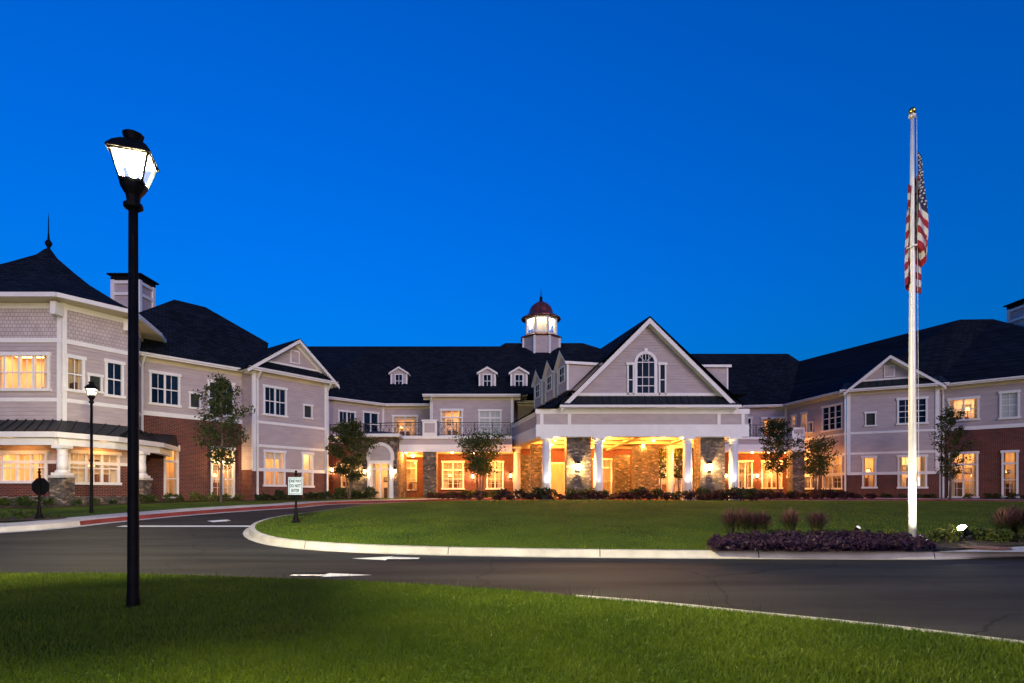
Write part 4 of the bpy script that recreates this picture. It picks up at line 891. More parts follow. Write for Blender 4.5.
zl_, zu = zb_+.3, zz(315.5, 48.8)
tr = MB()
for k in range(8):
    a = 2*math.pi*(k+.5)/8; tr.tube([(cu[0]+1.38*math.cos(a), cu[1]+1.38*math.sin(a), zl_), (cu[0]+1.38*math.cos(a), cu[1]+1.38*math.sin(a), zu)], [.12, .12], 6)
    b = 2*math.pi*(k+1.5)/8; P = lambda r, an, z: (cu[0]+r*math.cos(an), cu[1]+r*math.sin(an), z)
    for z_ in (zl_+.06, zu-.06): tr.bar(P(1.38, a, z_), P(1.38, b, z_), .14, .18)
    tr.bar(P(1.36, (a+b)/2*1.0, zl_), P(1.36, (a+b)/2, zl_), .01) if False else None
tr.build('lantern_frame', M['trim'], base)
gl = MB()
for k in range(8):
    a, b = 2*math.pi*(k+.5)/8, 2*math.pi*(k+1.5)/8; gl.quad((cu[0]+1.33*math.cos(a), cu[1]+1.33*math.sin(a), zl_+.1), (cu[0]+1.33*math.cos(b), cu[1]+1.33*math.sin(b), zl_+.1), (cu[0]+1.33*math.cos(b), cu[1]+1.33*math.sin(b), zu-.1), (cu[0]+1.33*math.cos(a), cu[1]+1.33*math.sin(a), zu-.1))
gl.build('pane', M['glass'], base)
MB().lathe([(.75, zl_), (.75, zu)], 12, *cu).build('lantern_core', M['cupola_room'], base)
MB().lathe([(.9, zu-.12), (1.2, zu-.12), (1.2, zu-.06), (.9, zu-.06)], 24, *cu).build('cove_light', emit('cupola_light', (1, .82, .48), 9), base)
zd0 = zu
MB().lathe([(1.78, zd0), (1.78, zd0+.06), (1.45, zd0+.22), (1.12, zd0+.5), (1.02, zd0+.85), (.9, zd0+1.1), (.62, zd0+1.38), (.3, zd0+1.55), (.12, zd0+1.65)], 16, *cu).build('cupola_dome', M['copper'], base)
MB().lathe([(.22, zd0+1.6), (.1, zd0+1.8), (.16, zd0+1.95), (.05, zd0+2.1), (.02, zd0+2.6), (0, zd0+3.0)], 10, *cu).build('finial', M['black'], base)
# ------------------------------------------------------------------ lamps
def street_lamp(name, loc, Ht, rz, label, watts, scale=1.0, group='post lanterns along the drive'):
    t = empty(name, loc, rz); tag(t, label, 'street lamp', group)
    H = Ht; p = MB(); p.lathe([(.060, -.05), (.058, .10), (.053, .16), (.049, 1.2), (.041, H-.62)], 16); p.build('post', M['black'], t, smooth=True)
    p = MB(); p.lathe([(.052, H-.66), (.085, H-.64), (.085, H-.60), (.055, H-.585), (.065, H-.52), (.105, H-.46), (.118, H-.42), (.11, H-.395)], 8, rot=.5); p.build('collar', M['black'], t)
    zb, zt = H-.40, H-.15; rb, rt = .125, .215   # square tapering lantern
    c = lambda r, z, k: (r*math.cos(rad(45+90*k)), r*math.sin(rad(45+90*k)), z)
    f = MB(); g = MB()
    for k in range(4):
        f.bar(c(rb, zb, k), c(rt, zt, k), .022); f.bar(c(rt, zt, k), c(rt, zt, k+1), .03); f.bar(c(rb, zb, k), c(rb, zb, k+1), .03)
        g.quad(c(rb*.97, zb, k), c(rb*.97, zb, k+1), c(rt*.97, zt, k+1), c(rt*.97, zt, k))
    f.build('lantern_frame', M['black'], t); g.build('lantern_glass', M['lantern_glass'], t)
    r = MB()
    prof = [(.262, zt+.0), (.258, zt+.02), (.20, zt+.085), (.12, zt+.145), (.07, zt+.165)]
    r.lathe(prof, 4, rot=.5); r.lathe([(.07, zt+.16), (.085, zt+.2), (.095, zt+.23), (.06, zt+.25)], 10); r.build('lantern_roof', M['black'], t)
    b = MB(); b.lathe([(.012, zb+.06), (.034, zb+.09), (.050, zb+.14), (.050, zb+.175), (.034, zb+.215), (.008, zb+.23)], 14); b.build('bulb', emit('lantern_bulb', (1.0, .86, .48), watts/(4*math.pi**2*.05**2)), t, smooth=True)
    return t
x, y = pt(133.3, 5.5); lz = near_h(x, y)
street_lamp('street_lamp', (x, y, lz), 4.485-lz, rad(20), 'tall black post lantern standing on the near lawn, brightly lit', 5600)
x, y = pt(91.5, 19.8); street_lamp('street_lamp', (x, y, Rz(y)+.12), 4.55, rad(30), 'smaller-looking black post lantern lit in front of the left corner tower', 600)

def wall_lamp(loc, rz, label, watts=60, sc=1.0, group='wall lanterns around the entrance'):
    t = empty('wall_lamp', loc, rz); tag(t, label, 'wall lamp', group)
    MB().box(-.06*sc, .06*sc, -.03, .0, -.16*sc, .16*sc).build('backplate', M['black'], t)
    f = MB(); f.bar((0, -.02, .12*sc), (0, -.16, .16*sc), .02)
    for a in (-1, 1):
        for b in (-1, 1): f.bar((.05*a*sc, -.16+.05*b*sc, -.12*sc), (.08*a*sc, -.16+.08*b*sc, .14*sc), .014)
    f.lathe([(.13*sc, .14*sc), (.05*sc, .22*sc), (.01, .26*sc)], 4, 0, -.16, rot=.5); f.lathe([(.05*sc, -.15*sc), (.08*sc, -.12*sc)], 4, 0, -.16, rot=.5); f.build('lantern_frame', M['black'], t)
    g = MB(); g.lathe([(.065*sc, -.115*sc), (.10*sc, .135*sc)], 4, 0, -.16, rot=.5); g.build('lantern_glass', M['sconce_glass'], t)
    MB().lathe([(.006, -.08*sc), (.02*sc, -.05*sc), (.02*sc, .04*sc), (.006, .07*sc)], 10, 0, -.16).build('bulb', M['bulb_warm'], t)
    light('POINT', t, (0, -.16, 0), watts*3.6, (1.0, .60, .24), .07); return t
def sc_on(w, px, py, y=0): s = w.s(px); q = w.w(s, y, w.z(px, py)); return q, math.atan2(w.u.y, w.u.x)
for px, lab in ((577.5, 'lantern on the stone pier left of the portico gable'), (709, 'lantern on the stone pier right of the portico gable')):
    x, y = pt(px, 34.35); wall_lamp((x, 34.348, zz(467.5, 34.3)), 0, 'black lit wall '+lab, 340, 1.6)
for px, py, lab in ((365.5, 472.5, 'black lit wall lantern left of the arched glass entrance'), (395.2, 472, 'black lit wall lantern right of the arched glass entrance')):
    q, a = sc_on(vw, px, py); wall_lamp(q, a, lab, 120, 1.3)
for w, px, py, lab in ((w8, 756.5, 476, 'lit wall lantern on orange-lit brick between two porch windows'), (w7, 725, 476, 'lit wall lantern just right of the right portico pier'), (w6, 473, 476.5, 'lit wall lantern between the front porch windows behind the bushy tree'), (w6, 510.5, 476, 'lit wall lantern on the porch wall beside the left portico column'), (w7, 607-31, 476, 'lit wall lantern beside the timber door under the portico'), (w7, 617, 476, 'lit wall lantern under the portico beside the narrow rear pier'), (w2, 221, 463, 'lit wall lantern on the left brick wing behind the slim tree'), (w4, 331, 470, 'lit wall lantern in the brick corner beside the left bay')):
    q, a = sc_on(w, px, py, -.13 if w is w2 else -.01); wall_lamp(q, a, lab, 70, 1.2)
dl_proto = None
def downlight(x, y, z, label, group, watts):
    global dl_proto
    if dl_proto is None:
        t = empty('ceiling_light'); MB().lathe([(.10, -.02), (.16, -.02), (.16, 0), (.10, 0)], 20).build('ring', M['trim'], t); MB().lathe([(.0, -.10), (.06, -.092), (.10, -.055), (.115, -.021)], 20).build('lens', M['downlight'], t); dl_proto = t
    else: t = copy_tree(dl_proto)
    t.location = (x, y, z); tag(t, label, 'ceiling light', group); return t
DL = []
for y in (35.4, 38.0, 41.0, 44.2):
    for x in (2.9, 6.2, 9.6, 12.6): DL.append((downlight(x, y, 4.795, 'small round dome light in the orange portico ceiling', 'dome lights in the portico ceiling', 0), 100))
for px in (406, 452, 474, 497): DL.append((downlight(*pt(px, 40.6), z0_+.118, 'small round dome light in the ceiling of the front porch', 'dome lights in the front porch ceiling', 0), 80))
for px, d_ in ((401, 43.8), (413, 44.6)): DL.append((downlight(*pt(px, d_), z0_+.118, 'added round dome light brightening the deep porch beside the arched entrance', 'added dome lights beside the arched entrance', 0), 85))  # added fittings that brighten the dark recess of the porch
for px in (752, 770, 785): DL.append((downlight(*pt(px, 45.6), z0r+.118, 'small round dome light in the ceiling of the right porch', 'dome lights in the right porch ceiling', 0), 90))
DL.append((downlight(*pt(10, 24.2), zo-.185, 'small round dome light in the left tower porch ceiling', 'dome lights of the tower porch', 0), 5))
DL.append((downlight(-18.9, 25.9, zo-.185, 'small round dome light over the tower porch corner windows', 'dome lights of the tower porch', 0), 5))
for t, wts in DL:
    if not any(c.type == 'LIGHT' for c in t.children): light('POINT', t, (0, 0, -.24), wts*6.4, WARM, .10)
def uplight(loc, aim, label, watts, spot=60, group=None, color=(1, .9, .7), lens='spot_lens', sc=.7):
    t = empty('ground_spotlight', loc); t.scale = (sc,)*3; tag(t, label, 'spotlight', group)
    d = (Vector(aim)-Vector(loc)).normalized(); q = d.to_track_quat('Z', 'Y').to_matrix().to_4x4()
    MB().lathe([(.05, 0), (.05, .06), (.02, .07), (.02, .14)], 10).build('stake', M['black'], t)
    m = Matrix.Translation((0, 0, .2)) @ q
    MB().lathe([(.05, -.1), (.075, -.06), (.085, .08), (.078, .08), (.07, -.02), (.0, -.02)], 16).build('housing', M['black'], t, m)
    MB().lathe([(.078, .04), (.078, .085), (.06, .11), (.03, .122), (0, .125)], 16).build('lens', M[lens], t, m)
    l = light('SPOT', t, (0, 0, 0), watts*4, color, .05, spot=spot); l.matrix_local = m @ Matrix.Translation((0, 0, .2)) @ Matrix.Rotation(math.pi, 4, 'X'); return t
# ------------------------------------------------------------------ flagpole and flag
fx, fy = pt(912.3, 12.3); fz = .03; ft = zz(118, 12.3)
fp = empty('flagpole', (fx, fy, fz)); tag(fp, 'tall tapering silver flagpole with a gold ball standing in the purple flower bed', 'flagpole')
H = ft-fz
MB().lathe([(.115, -.15), (.115, .03), (.095, .05)], 20).build('base_collar', M['alu'], fp, smooth=True)
MB().lathe([(.074, 0), (.070, H*.4), (.046, H*.85), (.033, H)], 20).build('pole', M['alu'], fp, smooth=True)
MB().lathe([(.055, H), (.075, H+.03), (.075, H+.06), (.03, H+.09)], 14).build('truck', M['alu'], fp)
s = MB(); s.lathe([(.075*math.sin(math.pi*i/10)+.0005, H+.155-.075*math.cos(math.pi*i/10)) for i in range(11)], 16); s.build('gold_ball', M['gold'], fp, smooth=True)
z_r = zz(247, 12.3)-fz; ringm = MB()
for k in range(14):
    a, b = 2*math.pi*k/14, 2*math.pi*(k+1)/14; ringm.bar((.105*math.cos(a), .105*math.sin(a), z_r+.03*math.cos(a)), (.105*math.cos(b), .105*math.sin(b), z_r+.03*math.cos(b)), .03)
ringm.build('halyard_ring', M['alu'], fp)
MB().bar((.06, -.05, H), (.10, -.06, 1.3), .008).build('halyard', M['flag_white'], fp); MB().box(.085, .115, -.075, -.045, 1.2, 1.4).build('cleat', M['alu'], fp)
# limp flag: cloth grid gathered beside the pole, thirteen stripes and a canton
NU, NV = 60, 65; verts = []
ztop, zbot = zz(152, 12.3), zz(236, 12.3)
for j in range(NV+1):
    v = j/NV
    for i in range(NU+1):
        u = i/NU
        drop = .04+1.02*u**1.05; z = ztop-2.1*v-drop+.05*math.sin(9*u+4*v)*u
        A_ = .30+.70*min(1, (v*1.3+drop*.75))
        if u < .36: k = u/.36; dx = .02+.20*math.sin(k*math.pi/2); dy = -.10-.05*math.sin(k*math.pi)
        elif u < .74: k = (u-.36)/.38; dx = .22-.38*(.5-.5*math.cos(k*math.pi)); dy = -.05+.17*math.sin(k*math.pi)-.02
        else: k = (u-.74)/.26; dx = -.16+.34*(.5-.5*math.cos(k*math.pi)); dy = .02+.05*math.sin(k*math.pi)
        dx = .03+dx*A_*.9+.018*math.sin(17*u+5*v); dy += .035*math.sin(21*u-3*v)*A_
        verts.append((dx, dy, z))
faces, mi = [], []
for j in range(NV):
    for i in range(NU):
        a = j*(NU+1)+i; faces.append((a, a+1, a+NU+2, a+NU+1)); st = int(j/NV*13); canton = j/NV < 7/13 and i/NU < .40
        mi.append(2 if canton else (0 if st % 2 == 0 else 1))
fm = bpy.data.meshes.new('flag'); fm.from_pydata(verts, [], faces)
for k in ('flag_red', 'flag_white', 'flag_blue'): fm.materials.append(M[k])
fm.polygons.foreach_set('material_index', mi); fm.polygons.foreach_set('use_smooth', [True]*len(faces)); fm.update()
fo = bpy.data.objects.new('flag', fm); COL.objects.link(fo); fo.location = (fx, fy, 0); tag(fo, 'red and white striped flag with a starry blue corner hanging limp on the flagpole', 'flag')
vv = lambda i, j: Vector(verts[j*(NU+1)+i])
for r in range(9):
    for c in range(6 if r % 2 == 0 else 5):
        i = 2+int((c+(0 if r % 2 == 0 else .5))*3.9); j = 2+int(r*3.6); p = vv(i, j); du = (vv(i+1, j)-vv(i-1, j)).normalized(); dv = (vv(i, j+1)-vv(i, j-1)).normalized(); n = du.cross(dv).normalized()
        dv = n.cross(du)
        st = MB()
        for sgn in (-1, 1):
            pts = []
            for k in range(10):
                a = math.pi*k/5; rr2 = .028 if k % 2 == 0 else .012; pts.append(p+n*.004*sgn+du*rr2*math.sin(a)-dv*rr2*math.cos(a))
            st.quad(*(pts if sgn > 0 else pts[::-1]))
        st.build('star', M['flag_white'], fo)

# ------------------------------------------------------------------ signs
def sign_post(t, H, base=True):
    p = MB(); p.lathe([(.13, 0), (.13, .05), (.1, .08), (.085, .14), (.06, .22), (.055, .3), (.04, .42), (.033, .46), (.03, H), (.05, H+.01), (.05, H+.04), (.02, H+.07), (.04, H+.11), (.0, H+.16)], 14); p.build('post', M['black'], t, smooth=True)
x, y = gp(296, 523, LAWN_H); t = empty('regulatory_sign', (x, y, isl_h(x, y)-.02)); tag(t, 'white sign with black words on a black post on the oval lawn', 'sign')
px_m = F/y; Hs = (522-474)/px_m; sign_post(t, Hs)
w_, h_ = 14.0/px_m, 17.6/px_m; cz_ = (523-485.6)/px_m
MB().box(-w_/2, w_/2, -.055, -.035, cz_-h_/2, cz_+h_/2).build('sign_plate', M['sign_white'], t)
fr = MB(); b_ = .02
fr.box(-w_/2+.02, w_/2-.02, -.058, -.056, cz_+h_/2-.035, cz_+h_/2-.022); fr.box(-w_/2+.02, w_/2-.02, -.058, -.056, cz_-h_/2+.022, cz_-h_/2+.035)
fr.box(-w_/2+.02, -w_/2+.033, -.058, -.056, cz_-h_/2+.036, cz_+h_/2-.036); fr.box(w_/2-.033, w_/2-.02, -.058, -.056, cz_-h_/2+.036, cz_+h_/2-.036); fr.build('sign_border', M['sign_ink'], t)
for k, txt in enumerate(('ONE WAY', 'DO NOT', 'ENTER')):
    c = bpy.data.curves.new('lettering', 'FONT'); c.body = txt; c.align_x = 'CENTER'; c.align_y = 'CENTER'; c.size = .115 if k == 0 else .125; c.extrude = .001; c.offset = .004
    o = bpy.data.objects.new('lettering', c); COL.objects.link(o); bpy.context.view_layer.update(); me = bpy.data.meshes.new_from_object(o); me.materials.clear(); me.materials.append(M['sign_ink']); bpy.data.objects.remove(o); o = bpy.data.objects.new('lettering', me); COL.objects.link(o); o.parent = t; o.location = (0, -.058, cz_+h_*.27-k*h_*.27); o.rotation_euler = (math.pi/2, 0, 0)
    o.scale = (.62, 1.0, 1)
x, y = gp(39.3, 519.5, LAWN_H); t = empty('stop_sign', (x, y, Rz(y)+LAWN_H)); tag(t, 'black back of an eight-sided road sign on a post in the left planting bed', 'sign')
px_m = F/y; sign_post(t, (519.5-473)/px_m)
o_ = MB(); n = 8; R8 = 9.2/px_m; cz_ = (519.5-486.5)/px_m
ring8 = [(R8*math.cos(2*math.pi*(k+.5)/8), R8*math.sin(2*math.pi*(k+.5)/8)) for k in range(8)]
o_.quad(*[(a, .035, cz_+b) for a, b in ring8][::-1]); o_.quad(*[(a, .055, cz_+b) for a, b in ring8])
for k in range(8): a, b = ring8[k], ring8[(k+1) % 8]; o_.quad((a[0], .035, cz_+a[1]), (b[0], .035, cz_+b[1]), (b[0], .055, cz_+b[1]), (a[0], .055, cz_+a[1]))
o_.build('sign_plate', M['black'], t)
# ------------------------------------------------------------------ plants
def leaves_mesh(name, centers, spread, n, size, mat, parent=None, up=.3, aspect=.55):
    """n leaf-shaped quads scattered around clump centres"""
    C = np.array(centers); idx = NP.integers(0, len(C), n); S = np.array(spread)[idx] if np.ndim(spread) else np.full(n, spread)
    off = NP.normal(size=(n, 3)); off /= np.linalg.norm(off, axis=1)[:, None]; off *= (NP.random(n)**.5)[:, None]
    P = C[idx]+off*S[:, None]*np.array([1, 1, .8]); d = NP.normal(size=(n, 3)); d[:, 2] += up; d /= np.linalg.norm(d, axis=1)[:, None]
    a = np.cross(d, NP.normal(size=(n, 3))); a /= np.linalg.norm(a, axis=1)[:, None]; b = np.cross(d, a); L = size*NP.uniform(.6, 1.3, n)
    V = np.stack([P-a*L[:, None]*.5, P+b*L[:, None]*aspect*.5, P+a*L[:, None]*.5, P-b*L[:, None]*aspect*.5], 1).reshape(-1, 3)
    me = bpy.data.meshes.new(name); me.vertices.add(len(V)); me.vertices.foreach_set('co', V.ravel()); me.loops.add(4*n); me.loops.foreach_set('vertex_index', np.arange(4*n)); me.polygons.add(n); me.polygons.foreach_set('loop_start', np.arange(0, 4*n, 4)); me.polygons.foreach_set('loop_total', np.full(n, 4))
    me.materials.append(mat); me.update(); me.validate(); o = bpy.data.objects.new(name, me); COL.objects.link(o)
    if parent is not None: o.parent = parent
    return o
def tree(px, pyb, d, top_py, width_px, label, mat, n=2600, leaf=.14, stems=1, crown_base=.3, shape='oval', name='young_tree', seed=0, z=None, gap=.8):
    rg = random.Random(seed); x, y = pt(px, d); z0 = Rz(y)+LAWN_H if z is None else z; Ht = zz(top_py, d)-z0; Rw = width_px/F*d/2
    t = empty(name, (x, y, z0)); tag(t, label, 'tree'); tk = MB(); tips = []; spr = []
    for s in range(stems):
        an = 2*math.pi*s/stems+rg.random(); sp = (.16 if stems > 1 else .0); base = (sp*.4*math.cos(an), sp*.4*math.sin(an), -.05); pts = [base]; rs = [.075 if stems == 1 else .045]
        tx, ty = (Rw*.35*math.cos(an), Rw*.35*math.sin(an)) if stems > 1 else (rg.uniform(-.1, .1), rg.uniform(-.1, .1))
        for k in range(1, 7):
            f = k/6; pts.append((base[0]+tx*f+rg.uniform(-.04, .04), base[1]+ty*f+rg.uniform(-.04, .04), Ht*.93*f)); rs.append(rs[0]*(1-.85*f))
        tk.tube(pts, rs, 7)
        nb = 26 if stems == 1 else 11
        for b in range(nb):
            f = crown_base+(1-crown_base)*(b+.5)/nb; k = min(5, int(f*6)); g = f*6-k; st_ = Vector(pts[k]).lerp(Vector(pts[min(6, k+1)]), min(1, g))
            h_ = (f-crown_base)/(1-crown_base)
            prof = {'oval': math.sin(math.pi*min(.97, h_*.85+.12))**.8, 'cone': (1-h_)**.7*min(1, h_*6+.4), 'vase': .35+.65*h_ if h_ < .8 else 1.0-(h_-.8)*2.2, 'slim': math.sin(math.pi*(h_*.8+.12))**.6}[shape]
            an2 = b*2.4+rg.random()*.8; L = Rw*prof*rg.uniform(.65, 1.1); e = st_+Vector((math.cos(an2)*L, math.sin(an2)*L, L*.55+rg.uniform(0, .15)))
            tk.tube([st_, st_.lerp(e, .5)+Vector((0, 0, -.03)), e], [.02, .014, .005], 5)
            for q in (.45, .75, 1.0): tips.append(tuple(st_.lerp(e, q))); spr.append(Rw*gap*.42*rg.uniform(.6, 1.3))
        tips.append(pts[-1]); spr.append(Rw*.2)
    tk.build('trunk', M['bark'], t, smooth=True); leaves_mesh('crown', tips, spr, int(n*1.55), leaf*.82, mat, t); return t
tree(221, 499, 28.6, 373, 46, 'slim dark young tree against the left brick wing and its tall lit window', M['leaf_dark'], 3600, .17, 1, .28, 'oval', seed=1)
tree(349, 496, 36.0, 420, 38, 'broad leafy young tree left of the arched glass entrance', M['leaf_olive'], 3600, .2, 3, .22, 'oval', seed=2)
tree(480, 497, 35.2, 438, 44, 'bushy vase-shaped multi-stem tree before the front porch', M['leaf_green'], 2600, .2, 5, .42, 'vase', name='crape_myrtle', seed=3)
tree(778, 494, 38.5, 418, 36, 'dense dark young tree right of the portico before the lit right porch', M['leaf_dark'], 3000, .19, 1, .3, 'oval', seed=4)
tree(817, 494, 38.0, 442, 38, 'low vase-shaped multi-stem tree before the right connecting windows', M['leaf_olive'], 1900, .2, 5, .4, 'vase', name='crape_myrtle', seed=5)
tree(950, 498, 35.6, 408, 30, 'slim sparse young tree at the right bay corner beside a lit glass door', M['leaf_olive'], 2400, .17, 1, .22, 'slim', seed=6)
for px, lab, sd_ in ((661, 'dark potted tree under the portico left of the rear column', 7), (678, 'dark potted tree under the portico between rear column and front column', 8)):
    t = tree(px, 495, 44.6, 447, 17, lab, M['leaf_dark'], 900, .2, 1, .35, 'oval', name='potted_tree', seed=sd_, z=.95)
    MB().lathe([(.22, -.14), (.32, .32), (.34, .34), (.30, .34)], 16).build('pot', M['concrete'], t)
def shrub_mesh(mat, n, leaf, r=.4, h=.6, seed=0, nm='shrub'):
    rg = random.Random(seed); cs = []; sp = []
    for k in range(16):
        a, q = rg.uniform(0, 6.28), rg.random()**.5*r*.75; cs.append((q*math.cos(a), q*math.sin(a), h*rg.uniform(.2, .85)*(1-.3*(q/r)**2))); sp.append(r*rg.uniform(.25, .42))
    o = leaves_mesh(nm, cs, sp, n, leaf, M[mat]); return o
PROTO = {}
def shrubs(key, mat, spots, label, group, cat='shrub', n=420, leaf=.11, nm='shrub', size=(.7, 1.25), r=.4, h=.62, zf=None):
    for i, (x, y) in enumerate(spots):
        pk = (key, i % 3)
        if pk not in PROTO: o = shrub_mesh(mat, n, leaf, r, h, sum(map(ord, mat)) % 97+i, nm); PROTO[pk] = o
        else: o = PROTO[pk].copy(); COL.objects.link(o)
        s = R_.uniform(*size); o.scale = (s*R_.uniform(.9, 1.2), s*R_.uniform(.9, 1.2), s*R_.uniform(.8, 1.15)); o.rotation_euler = (0, 0, R_.uniform(0, 6.28)); o.location = (x, y, (zf or (lambda a, b: Rz(b)+LAWN_H))(x, y)-.02); tag(o, label, cat, group)
def row(p0, p1, n, jx=.15, jy=.35): return [(p0[0]+(p1[0]-p0[0])*(i+.5)/n+R_.uniform(-jx, jx), p0[1]+(p1[1]-p0[1])*(i+.5)/n+R_.uniform(-jy, jy)) for i in range(n)]
def bed(name, poly, h=.03): return sheet(name, poly, lambda x, y: Rz(y)+LAWN_H+h, M['mulch'], step=.5)
bed('planting_bed', [(-4.6, 33.0), (-1, 32.0), (4, 31.9), (14.5, 31.9), (16.6, 32.6), (16.8, 33.0), (14, 33.0), (4, 33.0), (-1, 32.85), (-3.8, 31.9)][:7]+[(4, 33.0), (-1, 32.9)], .12)
shrubs('portico', 'leaf_red', row((-1.2, 32.4), (14.5, 32.35), 26, .15, .22), 'low dark reddish shrub in the row along the portico columns', 'dark shrubs along the portico columns', zf=isl_h, size=(.75, 1.25))
shrubs('porticog', 'leaf_dark', row((-.8, 32.75), (14.8, 32.7), 16, .3, .12), 'low dark green shrub behind the reddish row along the portico columns', 'dark green shrubs along the portico columns', zf=isl_h, size=(.95, 1.6))
bed('planting_bed', [(-6.2, 37.0), (-4.9, 37.2), (-2.4, 39.0), (-0.6, 39.9), (-.6, 40.4), (-6.3, 40.2), (-7.0, 39)], .02)
shrubs('porch', 'leaf_dark', row((-5.5, 37.3), (-.2, 39.6), 9, .2, .2)+row((-5.6, 38.2), (-.9, 40.0), 7, .2, .2), 'low dark shrub in the bed before the front porch', 'shrubs before the front porch', size=(.8, 1.3))
shrubs('porchr', 'leaf_red', row((-5.2, 36.3), (-1.8, 32.7), 8, .25, .2), 'low reddish shrub between the entrance walk and the oval lawn', 'reddish shrubs at the left end of the oval lawn', size=(.6, .95))
bed('planting_bed', [(17, 40.5), (24, 38.9), (24.4, 41.3), (22.5, 45), (17, 44.5)], .02)
shrubs('right', 'leaf_red', row((14.8, 34.2), (23.5, 36.2), 20, .2, .25), 'low dark reddish shrub in the bed before the right porch', 'dark shrubs before the right porch', size=(.7, 1.1))
shrubs('rightg', 'leaf_dark', row((16.4, 40.6), (23.6, 39.2), 12, .25, .3), 'low dark green shrub under the right porch windows', 'green shrubs under the right porch windows', size=(.8, 1.3))
bed('planting_bed', [(24.2, 39.0), (29.5, 36.9), (36.5, 32.0), (37, 33.2), (29.9, 38.2), (24.6, 40.4)], .02)
shrubs('rw', 'leaf_olive', row((25.0, 39.6), (29.3, 38.0), 7, .3, .15)+row((30.2, 37.3), (35, 33.3), 9, .3, .15), 'small green shrub at the foot of the right wing', 'small shrubs along the right wing', size=(.55, .9))
bed('planting_bed', [(-27, 22.2), (-18.6, 22.2), (-17.2, 24.6), (-17.0, 28.4), (-18.4, 30.3), (-18.6, 27.5), (-18.9, 24.0), (-27, 23.6)], .02)
shrubs('tower', 'leaf_green', row((-22.5, 22.9), (-18.9, 22.9), 9, .2, .3)+row((-18.3, 23.6), (-17.4, 28.6), 9, .2, .3), 'leafy green shrub against the stone base of the corner tower', 'green shrubs around the corner tower', size=(.4, .8), n=380, leaf=.13)
bed('planting_bed', [(-18.0, 29.6), (-16.0, 32.1), (-14.9, 32.1), (-11.9, 36.0), (-12.2, 37.3), (-15.5, 33.1), (-16.2, 33.7), (-18.9, 30.7)], .02)
shrubs('wing', 'leaf_bright', row((-18.1, 29.6), (-15.9, 32.6), 8, .25, .25), 'pale green low shrub at the foot of the left brick wing', 'pale shrubs along the left brick wing', size=(.5, .95))
shrubs('bay', 'leaf_dark', row((-15.0, 32.7), (-12.0, 36.6), 11, .15, .2), 'dark low shrub under the windows of the left bay', 'dark shrubs under the left bay', size=(.65, 1.1))
bed('planting_bed', [(-11.8, 36.6), (-9.2, 36.6), (-8.6, 37.6), (-11.4, 41), (-12.6, 40)], .02)
shrubs('ent', 'leaf_dark', row((-11.6, 37.2), (-9.3, 36.9), 7, .2, .3)+row((-11.3, 38.5), (-9.9, 38.3), 5, .2, .3), 'leafy dark shrub left of the arched glass entrance', 'shrubs left of the arched entrance', size=(.8, 1.5))
x, y = gp(25, 519, LAWN_H); bed('planting_bed', smooth_line([gp(a, b, LAWN_H) for a, b in ((-40, 524), (0, 521.5), (35, 521), (66, 519), (55, 516.6), (20, 517), (-40, 518))], .3, True), .03)
shrubs('stop', 'leaf_green', [gp(px, py, LAWN_H) for px, py in ((-8, 521), (4, 520.5), (15, 520), (26, 519.7), (48, 519), (58, 518.5))], 'tiny leafy plant in the mulch bed around the eight-sided sign', 'small plants around the eight-sided sign', cat='plant', nm='bedding_plant', size=(.35, .6), n=200, leaf=.14)
# flower bed by the flagpole
fb = [gp(a, b, LAWN_H) for a, b in ((712, 552), (800, 552.8), (870, 553), (930, 552.5), (936, 548), (1000, 544.5), (1060, 544), (1060, 533), (960, 536), (880, 536.5), (800, 536), (730, 536.5), (712, 541), (706, 547))]
bed('planting_bed', fb, .02)
def in_poly(P, poly):
    x, y = P[:, 0], P[:, 1]; ins = np.zeros(len(P), bool); n = len(poly)
    for i in range(n):
        (x0, y0), (x1, y1) = poly[i], poly[(i+1) % n]; c = ((y0 > y) != (y1 > y)) & (x < (x1-x0)*(y-y0)/((y1-y0) or 1e-9)+x0); ins ^= c
    return ins
gc = [gp(a, b, LAWN_H) for a, b in ((711, 552.2), (800, 553), (870, 553), (931, 552.5), (934, 549), (905, 541.5), (880, 539.5), (800, 539), (738, 539.5), (716, 543), (708, 548))]
def scatter(poly, n):
    A_ = np.array(poly); lo, hi = A_.min(0), A_.max(0); out = np.zeros((0, 2))
    while len(out) < n: q = NP.uniform(lo, hi, (n*2, 2)); out = np.vstack([out, q[in_poly(q, poly)]])
    return out[:n]
RZV = np.vectorize(Rz)
S = scatter(gc, 2600); cs = [(a, b, Rz(b)+LAWN_H+.05+.14*R_.random()) for a, b in S]
o = leaves_mesh('ground_cover', cs, .05, 17000, .075, M['leaf_purple'], up=.8); tag(o, 'dense low purple-leaved ground cover in the flagpole bed', 'ground cover', kind='stuff')
